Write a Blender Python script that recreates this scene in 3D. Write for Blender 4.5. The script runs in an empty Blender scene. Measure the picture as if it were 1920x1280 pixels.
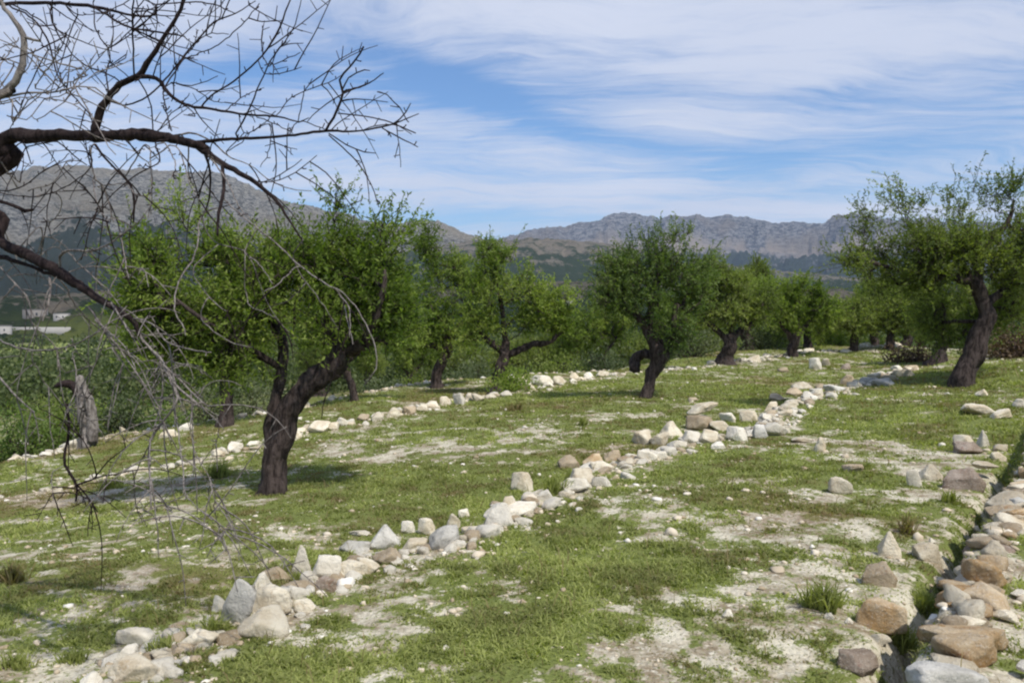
import bpy, math, random
import numpy as np
from mathutils import Vector, Matrix

rng = np.random.default_rng(7)
random.seed(7)
R = math.radians
sc = bpy.context.scene
COL = sc.collection

# ------------------------------------------------------------------ camera, sky, sun, exposure
EYE = 1.6                      # height of the camera; the ground under it is about 0
LENS = 28.0
F = LENS / 36.0 * 1920.0       # focal length in pixels of the 1920 wide photograph
HOR = 570.0                    # row of the horizon
PITCH = -math.atan((640.0 - HOR) / F)
cd = bpy.data.cameras.new("camera")
cd.lens = LENS
cd.sensor_width = 36.0
cd.clip_start = 0.05
cd.clip_end = 60000.0
cam = bpy.data.objects.new("camera", cd)
COL.objects.link(cam)
cam.location = (0, 0, EYE)
cam.rotation_euler = (math.pi / 2 + PITCH, 0, 0)
sc.camera = cam

SUN_EL, SUN_AZ = 56.0, 140.0   # degrees; azimuth clockwise from straight ahead
sun_dir = Vector((math.sin(R(SUN_AZ)) * math.cos(R(SUN_EL)), math.cos(R(SUN_AZ)) * math.cos(R(SUN_EL)), math.sin(R(SUN_EL))))
sl = bpy.data.lights.new("sun", 'SUN')
sl.energy = 4.1
sl.angle = R(0.9)
sl.color = (1.0, 0.95, 0.87)
so = bpy.data.objects.new("sun", sl)
COL.objects.link(so)
so.location = (20, -10, 40)
so.rotation_euler = sun_dir.to_track_quat('Z', 'Y').to_euler()


class NT:
    """small helper to write node trees"""
    def __init__(self, tree):
        self.t = tree
        self.n = tree.nodes
        self.n.clear()

    def add(self, kind, **kw):
        nd = self.n.new(kind)
        for k, v in kw.items():
            if k.startswith('i_'):
                key = k[2:]
                key = int(key) if key.isdigit() else key.replace('_', ' ')
                self.put(nd, key, v)
            else:
                setattr(nd, k, v)
        return nd

    def put(self, nd, key, v):
        if isinstance(v, bpy.types.NodeSocket):
            self.t.links.new(v, nd.inputs[key])
        else:
            nd.inputs[key].default_value = v

    def math(self, op, a, b=0.0, c=None, clamp=False):
        nd = self.n.new('ShaderNodeMath')
        nd.operation = op
        nd.use_clamp = clamp
        self.put(nd, 0, a)
        self.put(nd, 1, b)
        if c is not None:
            self.put(nd, 2, c)
        return nd.outputs[0]

    def mix(self, f, a, b, mode='MIX'):
        nd = self.n.new('ShaderNodeMix')
        nd.data_type = 'RGBA'
        nd.blend_type = mode
        nd.clamp_factor = True
        self.put(nd, 0, f)
        for k, v in ((6, a), (7, b)):
            if isinstance(v, tuple) and len(v) == 3:
                v = v + (1.0,)
            self.put(nd, k, v)
        return nd.outputs[2]

    def noise(self, vec, scale, detail=4.0, rough=0.55, dist=0.0, col=False):
        nd = self.add('ShaderNodeTexNoise', i_Scale=scale, i_Detail=detail, i_Roughness=rough, i_Distortion=dist)
        if vec is not None:
            self.put(nd, 'Vector', vec)
        return nd.outputs[1 if col else 0]

    def ramp(self, fac, lo, hi, a=0.0, b=1.0, smooth=True):
        nd = self.add('ShaderNodeMapRange')
        nd.interpolation_type = 'SMOOTHSTEP' if smooth else 'LINEAR'
        nd.clamp = True if not smooth else nd.clamp
        self.put(nd, 0, fac)
        for i, v in enumerate((lo, hi, a, b)):
            self.put(nd, i + 1, v)
        return nd.outputs[0]

    def mapping(self, vec, scale=(1, 1, 1), loc=(0, 0, 0), rot=(0, 0, 0)):
        nd = self.add('ShaderNodeMapping')
        self.put(nd, 'Vector', vec)
        nd.inputs['Scale'].default_value = scale
        nd.inputs['Location'].default_value = loc
        nd.inputs['Rotation'].default_value = rot
        return nd.outputs[0]


def build_world():
    w = bpy.data.worlds.new("World")
    sc.world = w
    w.use_nodes = True
    T = NT(w.node_tree)
    sky = T.add('ShaderNodeTexSky')
    sky.sky_type = 'NISHITA'
    sky.sun_disc = False
    sky.sun_elevation = R(SUN_EL)
    sky.sun_rotation = R(SUN_AZ)
    sky.altitude = 300
    sky.air_density = 1.15
    sky.dust_density = 0.6
    sky.ozone_density = 2.5
    tc = T.add('ShaderNodeTexCoord').outputs['Generated']
    sep = T.add('ShaderNodeSeparateXYZ', i_Vector=tc)
    x, y, z = sep.outputs
    zc = T.math('MAXIMUM', T.math('ADD', z, 0.10), 0.03)
    cx = T.math('DIVIDE', x, zc)
    cy = T.math('DIVIDE', y, zc)
    P = T.add('ShaderNodeCombineXYZ', i_X=cx, i_Y=cy, i_Z=0.0).outputs[0]
    # warped, stretched cirrus: streaks in two directions, fine fibres and a broad veil
    warp = T.noise(P, 0.45, 4, 0.55, col=True)
    wv = T.add('ShaderNodeVectorMath', operation='MULTIPLY_ADD')
    T.put(wv, 0, warp); wv.inputs[1].default_value = (1.6, 1.6, 0); T.put(wv, 2, P)
    PW = wv.outputs[0]
    a = T.noise(T.mapping(PW, (0.55, 1.5, 1), (4.3, 1.1, 0), (0, 0, R(-22))), 1.0, 10, 0.64, 0.05)
    b = T.noise(T.mapping(PW, (0.5, 2.8, 1), (9.1, 3.7, 0), (0, 0, R(14))), 1.5, 10, 0.68, 0.05)
    e = T.noise(T.mapping(PW, (1.2, 4.0, 1), (1.1, 5.7, 0), (0, 0, R(-14))), 3.0, 10, 0.72, 0.1)
    c = T.noise(T.mapping(P, (0.45, 0.75, 1), (2.2, 7.4, 0)), 1.0, 2, 0.5)
    d = T.math('ADD', T.math('MULTIPLY', a, 0.46), T.math('MULTIPLY', b, 0.42))
    d = T.math('ADD', d, T.math('MULTIPLY', e, 0.26))
    d = T.math('ADD', d, T.math('MULTIPLY', c, 0.16))
    # the sky as it was that day: where the veil was thick and where it opened (directions in azimuth / slope)
    az = T.math('DIVIDE', x, T.math('MAXIMUM', y, 0.05))
    el = T.math('DIVIDE', z, T.math('MAXIMUM', y, 0.05))

    def lobe(ax, ex, ra, re, tilt, amt):
        dx = T.math('SUBTRACT', az, ax)
        dy = T.math('SUBTRACT', el, ex)
        ct, st = math.cos(R(tilt)), math.sin(R(tilt))
        u = T.math('DIVIDE', T.math('ADD', T.math('MULTIPLY', dx, ct), T.math('MULTIPLY', dy, st)), ra)
        v = T.math('DIVIDE', T.math('SUBTRACT', T.math('MULTIPLY', dy, ct), T.math('MULTIPLY', dx, st)), re)
        q = T.math('ADD', T.math('MULTIPLY', u, u), T.math('MULTIPLY', v, v))
        return T.math('MULTIPLY', T.math('EXPONENT', T.math('MULTIPLY', q, -1.0)), amt)

    for L in ((0.10, 0.36, 0.45, 0.05, -4, 0.10), (0.40, 0.29, 0.30, 0.05, 14, 0.08), (0.52, 0.38, 0.3, 0.05, 0, 0.06),
              (-0.10, 0.285, 0.15, 0.022, -22, -0.13), (0.05, 0.225, 0.16, 0.022, -14, -0.13), (0.25, 0.185, 0.22, 0.018, -4, -0.11),
              (-0.32, 0.30, 0.12, 0.045, 20, -0.11), (0.50, 0.20, 0.16, 0.02, 4, -0.09), (0.42, 0.265, 0.08, 0.016, 8, -0.09),
              (0.10, 0.135, 0.45, 0.016, -3, 0.08), (0.35, 0.11, 0.4, 0.018, 2, 0.07), (-0.22, 0.215, 0.13, 0.02, 8, 0.06),
              (-0.13, 0.165, 0.2, 0.012, -4, 0.05), (-0.45, 0.22, 0.22, 0.06, 0, 0.06), (-0.05, 0.10, 0.3, 0.018, 0, -0.08)):
        d = T.math('ADD', d, lobe(*L))
    cov = T.ramp(d, 0.49, 0.80, 0.03, 0.95)
    cov = T.math('MULTIPLY', cov, T.ramp(z, -0.02, 0.05, 0.75, 1.0))
    cloud = T.mix(T.noise(P, 0.7, 4, 0.5), (5.2, 5.8, 7.3), (7.4, 7.8, 9.0))
    blue = T.mix(1.0, sky.outputs[0], (0.70, 0.98, 1.30), 'MULTIPLY')
    blue = T.mix(T.ramp(z, 0.16, -0.02, 0.0, 0.75), blue, (4.1, 5.6, 8.2))
    col = T.mix(cov, blue, cloud)
    bg = T.add('ShaderNodeBackground', i_Color=col, i_Strength=0.098)
    out = T.add('ShaderNodeOutputWorld')
    T.t.links.new(bg.outputs[0], out.inputs[0])


build_world()
vs = sc.view_settings
vs.view_transform = 'Standard'
vs.look = 'None'
vs.exposure = 0.16
vs.gamma = 1.0
try:
    cy = sc.cycles
    cy.use_denoising = True
    cy.max_bounces = 6
    cy.diffuse_bounces = 3
    cy.glossy_bounces = 1
    cy.transmission_bounces = 3
    cy.transparent_max_bounces = 8
    cy.volume_bounces = 0
    cy.caustics_reflective = False
    cy.caustics_refractive = False
    cy.filter_width = 2.2
except Exception:
    pass


# ------------------------------------------------------------------ helpers
def ray(px, py):
    """direction of a photo pixel, scaled so that its forward (y) component is 1"""
    dx, dy, dz = (px - 960.0) / F, 1.0, (640.0 - py) / F
    c, s = math.cos(PITCH), math.sin(PITCH)
    y2 = dy * c - dz * s
    z2 = dy * s + dz * c
    return np.array([dx / y2, 1.0, z2 / y2])


def at(px, py, Y):
    return np.array([0, 0, EYE]) + ray(px, py) * Y


def tag(o, label=None, cat=None, group=None, kind=None):
    if label: o['label'] = label
    if cat: o['category'] = cat
    if group: o['group'] = group
    if kind: o['kind'] = kind
    return o


def empty(name, loc):
    o = bpy.data.objects.new(name, None)
    o.empty_display_size = 0.2
    COL.objects.link(o)
    o.location = loc
    return o


def mesh_from(name, V, faces, smooth=False, attrs=None):
    """V (n,3); faces: list of (array (m,k)) blocks of equal-size polygons"""
    me = bpy.data.meshes.new(name)
    V = np.asarray(V, dtype=np.float32)
    if not isinstance(faces, list):
        faces = [faces]
    faces = [np.asarray(f, dtype=np.int32) for f in faces if len(f)]
    me.vertices.add(len(V))
    me.vertices.foreach_set('co', V.ravel())
    loops = np.concatenate([f.ravel() for f in faces])
    tot = np.concatenate([np.full(len(f), f.shape[1], dtype=np.int32) for f in faces])
    start = np.concatenate([[0], np.cumsum(tot)[:-1]]).astype(np.int32)
    me.loops.add(len(loops))
    me.loops.foreach_set('vertex_index', loops)
    me.polygons.add(len(tot))
    me.polygons.foreach_set('loop_start', start)
    me.polygons.foreach_set('loop_total', tot)
    me.update(calc_edges=True)
    if smooth:
        me.polygons.foreach_set('use_smooth', np.ones(len(tot), dtype=bool))
    for k, a in (attrs or {}).items():
        a = np.asarray(a, dtype=np.float32)
        at_ = me.attributes.new(k, 'FLOAT', 'POINT')
        at_.data.foreach_set('value', a)
    me.validate()
    return me


def obj(name, me, mat, parent=None, loc=None):
    o = bpy.data.objects.new(name, me)
    COL.objects.link(o)
    if mat is not None and not me.materials:
        me.materials.append(mat)
    if parent is not None:
        o.parent = parent
    if loc is not None:
        o.location = loc
    return o


# numpy value noise ------------------------------------------------
def _hash(ix, iy, iz, seed):
    h = (ix.astype(np.int64) * 374761393 + iy.astype(np.int64) * 668265263 + iz.astype(np.int64) * 2147483647 + seed * 1274126177) & 0xffffffff
    h = ((h ^ (h >> 13)) * 1274126177) & 0xffffffff
    h = ((h ^ (h >> 16)) * 2246822519) & 0xffffffff
    return ((h ^ (h >> 15)) & 0xffffff) / float(0xffffff)


def vnoise(x, y, z=None, seed=0):
    x = np.asarray(x, dtype=float); y = np.asarray(y, dtype=float)
    z = np.zeros_like(x) if z is None else np.asarray(z, dtype=float)
    ix, iy, iz = np.floor(x), np.floor(y), np.floor(z)
    fx, fy, fz = x - ix, y - iy, z - iz
    fx = fx * fx * (3 - 2 * fx); fy = fy * fy * (3 - 2 * fy); fz = fz * fz * (3 - 2 * fz)
    r = 0
    for a in (0, 1):
        for b in (0, 1):
            for c in (0, 1):
                wgt = (fx if a else 1 - fx) * (fy if b else 1 - fy) * (fz if c else 1 - fz)
                r = r + wgt * _hash(ix + a, iy + b, iz + c, seed)
    return r


def fbm(x, y, z=None, octv=4, seed=0, gain=0.5):
    s, a, t = 0, 1.0, 0
    x = np.asarray(x, dtype=float); y = np.asarray(y, dtype=float)
    for i in range(octv):
        k = 2.03 ** i
        s = s + a * vnoise(x * k + 17 * i, y * k - 9 * i, None if z is None else z * k + 5 * i, seed + i)
        t += a
        a *= gain
    return s / t


def sstep(a, b, v):
    t = np.clip((v - a) / (b - a), 0, 1)
    return t * t * (3 - 2 * t)


# ------------------------------------------------------------------ terrain
def pz(px, py, z):
    """world x, y of a photo pixel whose ground is z metres from the eye level (z < 0)"""
    r = ray(px, py)
    Y = z / r[2]
    return (r[0] * Y, Y, z)


ROW_MAIN = [pz(*p) for p in ((150, 1275, -1.55), (280, 1210, -1.56), (450, 1150, -1.6), (560, 1095, -1.63), (680, 1040, -1.65), (830, 1022, -1.66),
                             (930, 985, -1.66), (1000, 935, -1.66), (1100, 890, -1.68), (1200, 855, -1.70), (1300, 825, -1.70), (1430, 800, -1.72),
                             (1480, 755, -1.75), (1600, 722, -1.76), (1720, 692, -1.78))]
ROW_MID = [pz(*p) for p in ((0, 935, -2.85), (200, 895, -2.8), (400, 853, -2.7), (560, 808, -2.55), (700, 783, -2.45), (860, 752, -2.40), (1000, 730, -2.35),
                            (1160, 702, -2.3), (1300, 688, -2.25), (1420, 674, -2.2), (1550, 663, -2.2), (1730, 655, -2.15))]
ROW_FAR = [pz(*p) for p in ((0, 872, -3.4), (120, 842, -3.3), (220, 806, -3.1), (350, 798, -3.05), (560, 765, -2.95), (800, 714, -2.85), (1150, 692, -2.7))]
WALL = [pz(*p) for p in ((1690, 1275, -1.32), (1715, 1215, -1.32), (1750, 1150, -1.31), (1778, 1090, -1.30), (1815, 1030, -1.30), (1850, 972, -1.30), (1885, 905, -1.30), (1925, 835, -1.30))]


def graph(row, ext0, ext1):
    pts = [ext0] + [(p[0], p[1]) for p in row] + [ext1]
    xs = np.array([p[0] for p in pts]); ys = np.array([p[1] for p in pts])
    o = np.argsort(xs)
    return xs[o], ys[o]


G_MAIN = graph(ROW_MAIN, (-3.4, -6.0), (30, 40.0))
G_MID = graph(ROW_MID, (-14, 6.0), (60, 62.0))
G_FAR = graph(ROW_FAR, (-22, 11.0), (40, 75.0))


def side(g, x, y):
    """signed distance-like value: positive beyond the row"""
    gx = np.interp(x, g[0], g[1])
    sl_ = (np.interp(x + 0.4, g[0], g[1]) - np.interp(x - 0.4, g[0], g[1])) / 0.8
    return (y - gx) / np.sqrt(1 + sl_ * sl_)


_wy = np.array([-8.0] + [p[1] for p in WALL] + [40.0])
_wx = np.array([WALL[0][0] - 0.5 * (WALL[0][1] + 8.0)] + [p[0] for p in WALL] + [WALL[-1][0] + 0.72 * (40 - WALL[-1][1])])


def wall_side(x, y):
    """positive to the right of the dry wall"""
    return (x - np.interp(y, _wy, _wx)) * 0.8


DROP = ((G_MAIN, 0.42), (G_MID, 0.30), (G_FAR, 0.7))


def steps(x, y):
    s = 0
    for g, d in DROP:
        s = s - d * sstep(0.0, 0.55, side(g, x, y))
    w = sstep(-0.05, 0.02, wall_side(x, y)) * (1 - sstep(9.0, 14.0, y))
    u = wall_side(x, y)
    ditch = np.exp(-((u + 0.11) / 0.10) ** 2) * (1 - sstep(6.5, 9.0, y))
    return s + 0.32 * w - 0.20 * ditch


_ctl = []
for row, k in ((ROW_MAIN, 1), (ROW_MID, 1), (ROW_FAR, 1)):
    _ctl += [(p[0], p[1] - 0.25, p[2]) for p in row[::k]]
_ctl += [(p[0] + 0.12, p[1], p[2]) for p in WALL]
for p in ((512, 922, -2.4), (425, 797, -2.85), (663, 752, -2.7), (818, 727, -2.72), (930, 738, -2.6), (1208, 746, -2.2), (1358, 681, -2.25), (1488, 666, -2.2), (1601, 657, -2.15), (1668, 655, -2.15), (1560, 668, -2.15),
          (1805, 726, -1.70), (165, 835, -3.3), (1400, 900, -1.62), (1640, 800, -1.66), (900, 1150, -1.60), (1400, 1150, -1.55), (1640, 1180, -1.5), (1700, 1010, -1.52), (1800, 870, -1.54),
          (300, 1050, -2.15), (100, 1150, -2.1), (900, 850, -2.25), (1850, 760, -1.55), (1870, 690, -1.35), (1600, 800, -1.68)):
    _ctl.append(pz(*p))
_ctl += [(0, -5, -1.5), (-6, -5, -2.1), (6, -5, -1.1), (-15, 15, -3.7), (-20, 25, -4.9), (-10, 36, -4.9), (0, 45, -4.6), (12, 52, -3.9),
         (28, 46, -2.3), (22, 24, -1.1), (14, 9, -0.9), (9, 3, -0.95), (0, 1, -1.6), (30, 10, -0.4), (-10, 3, -2.6), (-20, 5, -3.6)]
_C = np.array(_ctl)
_C[:, 2] -= np.array([steps(np.array([c[0]]), np.array([c[1]]))[0] for c in _C])


def _phi(d2):
    return 0.5 * d2 * np.log(np.maximum(d2, 1e-9))


_n = len(_C)
_K = _phi(((_C[:, None, :2] - _C[None, :, :2]) ** 2).sum(-1)) + np.eye(_n) * 1.5
_A = np.zeros((_n + 3, _n + 3))
_A[:_n, :_n] = _K
_A[:_n, _n] = 1; _A[:_n, _n + 1:] = _C[:, :2]
_A[_n, :_n] = 1; _A[_n + 1:, :_n] = _C[:, :2].T
_W = np.linalg.solve(_A, np.concatenate([_C[:, 2], [0, 0, 0]]))

_VR = np.array([0, 45, 70, 100, 200, 300, 500, 800, 1200, 2500, 30000.])
_VZ = np.array([-4.5, -5.0, -6.2, -8.0, -13, -17.5, -24, -30, -40, -60, -300.])


def ground_z(x, y):
    """terrain height (world z)"""
    x = np.asarray(x, dtype=float); y = np.asarray(y, dtype=float)
    r = np.hypot(x, y)
    k = np.minimum(1.0, 50.0 / np.maximum(r, 1e-6))
    cx, cy_ = x * k, y * k
    q = np.empty_like(cx)
    fx, fy, fq = cx.ravel(), cy_.ravel(), q.ravel()
    out = np.empty_like(fx)
    for i in range(0, len(fx), 20000):
        X = fx[i:i + 20000]; Yv = fy[i:i + 20000]
        d2 = (X[:, None] - _C[None, :, 0]) ** 2 + (Yv[:, None] - _C[None, :, 1]) ** 2
        out[i:i + 20000] = _phi(d2) @ _W[:_n] + _W[_n] + _W[_n + 1] * X + _W[_n + 2] * Yv
    near = out.reshape(cx.shape) + steps(cx, cy_)
    far = np.interp(r, _VR, _VZ) + (fbm(x / 90, y / 90, seed=3) - 0.5) * 6 * sstep(80, 300, r)
    t = sstep(43, 66, r)
    z = near * (1 - t) + far * t
    amp = 0.05 * (1 + sstep(6, 30, r))
    z = z + (fbm(x / 1.3, y / 1.3, octv=4, seed=11) - 0.5) * amp * 2 * (1 - sstep(200, 400, r)) + (fbm(x * 2.6, y * 2.6, octv=3, seed=5) - 0.5) * 0.035 * (1 - sstep(20, 60, r))
    return z + EYE


def gz(x, y):
    return float(ground_z(np.array([x]), np.array([y]))[0])


_TT = 1.2 * 1.012 ** np.arange(420)


def gp(px, py):
    """where the sight line of a photo pixel meets the terrain"""
    r = ray(px, py)
    P = np.array([0, 0, EYE])[None] + r[None] * _TT[:, None]
    dz = P[:, 2] - ground_z(P[:, 0], P[:, 1])
    below = np.nonzero(dz < 0)[0]
    if len(below) == 0:
        t = 60.0
    elif below[0] == 0:
        t = _TT[0]
    else:
        i = below[0]
        a, b = dz[i - 1], dz[i]
        t = _TT[i - 1] + (_TT[i] - _TT[i - 1]) * a / (a - b)
    p = np.array([0, 0, EYE]) + r * t
    return np.array([p[0], p[1], gz(p[0], p[1])])


def near_rows(x, y, w=0.4):
    m = 0
    for g in (G_MAIN, G_MID, G_FAR):
        m = np.maximum(m, np.exp(-(side(g, x, y) / w) ** 2))
    return m


def cover(x, y):
    """how much green ground cover grows here, 0 bare .. 1 lush; and how reddish-dry it is"""
    x = np.asarray(x, dtype=float); y = np.asarray(y, dtype=float)
    a = fbm(x / 0.55 + 3, y / 0.55, octv=5, seed=21, gain=0.8)
    b = fbm(x / 4.5, y / 4.5 + 8, octv=3, seed=31)
    v = 0.71 + (a - 0.5) * 3.4 + (b - 0.5) * 0.7
    r = np.hypot(x, y)
    v = v + 0.03 * sstep(5.0, 10.0, r) + (fbm(x / 1.9 + 60, y / 1.1, octv=4, seed=66, gain=0.7) - 0.5) * 0.8 + (fbm(x / 0.22, y / 0.22, octv=3, seed=67, gain=0.8) - 0.5) * 1.3
    v = v - 0.28 * near_rows(x, y, 0.36) * (0.5 + a)
    # lush strips and bare ground seen in the photo
    for cx, cy_, rx, ry, am in LUSH:
        v = v + am * np.exp(-(((x - cx) / rx) ** 2 + ((y - cy_) / ry) ** 2))
    dry = sstep(0.54, 0.70, fbm(x / 2.3 + 40, y / 2.3 - 7, octv=4, seed=77))
    return np.clip(v, 0, 1), dry


def L_(px, py, rx, ry, am):
    p = gp(px, py)
    return (p[0], p[1], rx, ry, am)


LUSH = []
LUSH = [L_(1300, 740, 2.5, 2.2, 0.6), L_(1750, 780, 3.0, 1.6, 0.45), L_(800, 900, 1.6, 1.1, 0.55), L_(620, 960, 1.2, 0.8, 0.45), L_(1890, 700, 2.5, 2.5, 0.7),
        L_(760, 745, 3, 1.2, 0.6), L_(300, 1060, 0.9, 0.5, 0.3), L_(1050, 1050, 0.7, 0.5, 0.35),
        L_(1700, 925, 0.8, 0.5, -0.18), L_(1350, 1130, 0.35, 0.18, -0.21), L_(700, 820, 1.6, 0.9, -0.21), L_(200, 920, 1.8, 0.8, -0.36), L_(650, 1100, 0.35, 0.22, -0.30), L_(780, 1060, .3, .2, -0.18),
        L_(350, 1160, 0.5, 0.2, -0.24), L_(1500, 1070, 0.3, 0.2, -0.18), L_(1100, 1010, 1.2, 0.6, 0.3), L_(1350, 900, 1.5, 0.8, 0.25), L_(1000, 1180, 0.5, 0.3, 0.25), L_(1880, 1120, 0.5, 0.8, -0.27), L_(1250, 1210, 0.4, 0.2, -0.24), L_(1500, 980, 0.8, 0.3, -0.18), L_(60, 1230, 0.6, 0.15, -0.30)]


# ------------------------------------------------------------------ materials
def new_mat(name):
    m = bpy.data.materials.new(name)
    m.use_nodes = True
    return m, NT(m.node_tree)


def finish(T, shader):
    out = T.add('ShaderNodeOutputMaterial')
    T.t.links.new(shader, out.inputs[0])


def pbsdf(T, col, rough=0.9, bump=None, spec=0.2):
    p = T.add('ShaderNodeBsdfPrincipled')
    T.put(p, 'Base Color', col if not (isinstance(col, tuple) and len(col) == 3) else col + (1,))
    T.put(p, 'Roughness', rough)
    T.put(p, 'Specular IOR Level', spec)
    if bump is not None:
        T.put(p, 'Normal', bump)
    return p.outputs[0]


def bump(T, h, strength, dist):
    b = T.add('ShaderNodeBump', i_Strength=strength, i_Distance=dist, i_Height=h)
    return b.outputs[0]


def mat_ground():
    m, T = new_mat('orchard_soil')
    pos = T.add('ShaderNodeNewGeometry').outputs['Position']
    cov = T.add('ShaderNodeAttribute', attribute_name='cover').outputs['Fac']
    dry = T.add('ShaderNodeAttribute', attribute_name='dry').outputs['Fac']
    far = T.add('ShaderNodeAttribute', attribute_name='far').outputs['Fac']
    n1 = T.noise(pos, 3.0, 8, 0.65)
    n2 = T.noise(pos, 22.0, 6, 0.65)
    n3 = T.noise(pos, 90.0, 3, 0.6)
    vor = T.add('ShaderNodeTexVoronoi', i_Scale=38.0, i_Vector=pos)
    vcol = T.add('ShaderNodeSeparateColor', i_Color=vor.outputs['Color']).outputs[0]
    soil = T.mix(T.ramp(n1, 0.36, 0.62), (0.23, 0.18, 0.115), (0.58, 0.535, 0.415))
    soil = T.mix(T.math('MULTIPLY', dry, 0.55), soil, (0.23, 0.15, 0.10))
    peb = T.mix(vcol, (0.24, 0.20, 0.14), (0.72, 0.67, 0.55))
    soil = T.mix(T.ramp(n2, 0.46, 0.6, 0.0, 0.75), soil, peb)
    grn = T.mix(n2, (0.075, 0.10, 0.022), (0.22, 0.245, 0.075))
    grn = T.mix(T.math('MULTIPLY', dry, 0.5), grn, (0.17, 0.11, 0.055))
    k = T.math('ADD', cov, T.math('MULTIPLY', T.math('SUBTRACT', n2, 0.5), 1.9))
    k = T.math('ADD', k, T.math('MULTIPLY', T.math('SUBTRACT', T.noise(pos, 7.0, 7, 0.75), 0.5), 2.6))
    k = T.math('ADD', k, T.math('MULTIPLY', T.math('SUBTRACT', n3, 0.5), 0.8))
    col = T.mix(T.ramp(k, 0.20, 0.62), soil, grn)
    # the valley: fields, scrub and bare plots
    fn = T.noise(T.mapping(pos, (1, 1.8, 1)), 0.012, 5, 0.6)
    fcol = T.mix(T.ramp(fn, 0.42, 0.58), (0.045, 0.06, 0.02), (0.17, 0.18, 0.05))
    fcol = T.mix(T.ramp(T.noise(pos, 0.03, 5, 0.6), 0.55, 0.66), fcol, (0.30, 0.26, 0.18))
    fcol = T.mix(T.ramp(T.noise(pos, 0.25, 5, 0.6), 0.5, 0.62, 0, 0.8), fcol, (0.035, 0.05, 0.018))
    fl = T.add('ShaderNodeAttribute', attribute_name='field').outputs['Fac']
    fcol = T.mix(T.math('MULTIPLY', fl, T.ramp(T.noise(T.mapping(pos, (1, 4, 1)), 0.02, 4, 0.6), 0.35, 0.5, 0.3, 1.0)), fcol, (0.20, 0.23, 0.06))
    col = T.mix(far, col, fcol)
    h = T.math('ADD', T.math('MULTIPLY', n2, 0.6), T.math('MULTIPLY', n3, 0.3))
    h = T.math('ADD', h, T.math('MULTIPLY', vor.outputs['Distance'], -0.4))
    finish(T, pbsdf(T, col, 0.95, bump(T, h, 0.8, 0.03), 0.1))
    return m


def mat_stone(name, c1, c2, c3, stain=0.35):
    m, T = new_mat(name)
    tco = T.add('ShaderNodeTexCoord').outputs['Object']
    oi = T.add('ShaderNodeObjectInfo')
    rnd = oi.outputs['Random']
    v = T.add('ShaderNodeVectorMath', operation='ADD')
    T.put(v, 0, T.add('ShaderNodeNewGeometry').outputs['Position'])
    T.put(v, 1, rnd)
    P = v.outputs[0]
    n1 = T.noise(P, 5.0, 6, 0.6)
    n2 = T.noise(P, 28.0, 7, 0.7)
    n3 = T.noise(P, 13.0, 6, 0.75, 0.8)
    n4 = T.noise(P, 70.0, 5, 0.75)
    col = T.mix(T.ramp(n1, 0.35, 0.65), c1, c2)
    col = T.mix(T.ramp(n3, 0.55, 0.68, 0, stain), col, c3)
    col = T.mix(T.ramp(n2, 0.57, 0.70, 0, 0.5), col, (0.22, 0.19, 0.15))
    col = T.mix(T.ramp(n4, 0.50, 0.70, 0, 0.45), col, (0.74, 0.70, 0.62))
    col = T.mix(T.ramp(T.math('SUBTRACT', 1.0, n4), 0.58, 0.70, 0, 0.4), col, (0.24, 0.20, 0.14))
    val = T.add('ShaderNodeHueSaturation', i_Value=T.ramp(rnd, 0, 1, 0.78, 1.12, smooth=False), i_Color=col)
    h = T.math('ADD', T.math('ADD', T.math('MULTIPLY', n1, 0.7), T.math('MULTIPLY', n2, 0.6)), T.math('MULTIPLY', n4, 0.25))
    finish(T, pbsdf(T, val.outputs[0], 0.9, bump(T, h, 1.0, 0.035), 0.15))
    return m


def mat_bark(name, a, b, bands=18.0, k=0.02):
    m, T = new_mat(name)
    pos = T.add('ShaderNodeTexCoord').outputs['Object']
    st = T.mapping(pos, (1, 1, 0.28))
    n1 = T.noise(st, bands, 7, 0.7, 0.5)
    n2 = T.noise(pos, bands * 4, 4, 0.7)
    col = T.mix(T.ramp(n1, 0.36, 0.64), a, b)
    col = T.mix(T.ramp(n2, 0.62, 0.75, 0, 0.5), col, tuple(min(1, x * 2.2) for x in b))
    h = T.math('ADD', n1, T.math('MULTIPLY', n2, 0.4))
    finish(T, pbsdf(T, col, 0.9, bump(T, h, 1.0, k), 0.15))
    return m


def mat_leaf(name, dark, mid, light, trans=0.35):
    m, T = new_mat(name)
    a = T.add('ShaderNodeAttribute', attribute_name='tone').outputs['Fac']
    col = T.mix(T.ramp(a, 0.0, 0.5, smooth=False), dark, mid)
    col = T.mix(T.ramp(a, 0.5, 1.0, smooth=False), col, light)
    d = pbsdf(T, col, 0.6, None, 0.25)
    tr = T.add('ShaderNodeBsdfTranslucent')
    tcol = T.mix(1.0, col, (1.5, 1.7, 0.6), 'MULTIPLY')
    T.put(tr, 'Color', tcol)
    mx = T.add('ShaderNodeMixShader', i_Fac=trans)
    T.t.links.new(d, mx.inputs[1])
    T.t.links.new(tr.outputs[0], mx.inputs[2])
    finish(T, mx.outputs[0])
    return m


def mat_flat(name, a, b, scale=6.0, rough=0.85):
    m, T = new_mat(name)
    pos = T.add('ShaderNodeTexCoord').outputs['Object']
    n = T.noise(pos, scale, 6, 0.65)
    finish(T, pbsdf(T, T.mix(n, a, b), rough, bump(T, n, 0.3, 0.02), 0.2))
    return m


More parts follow.
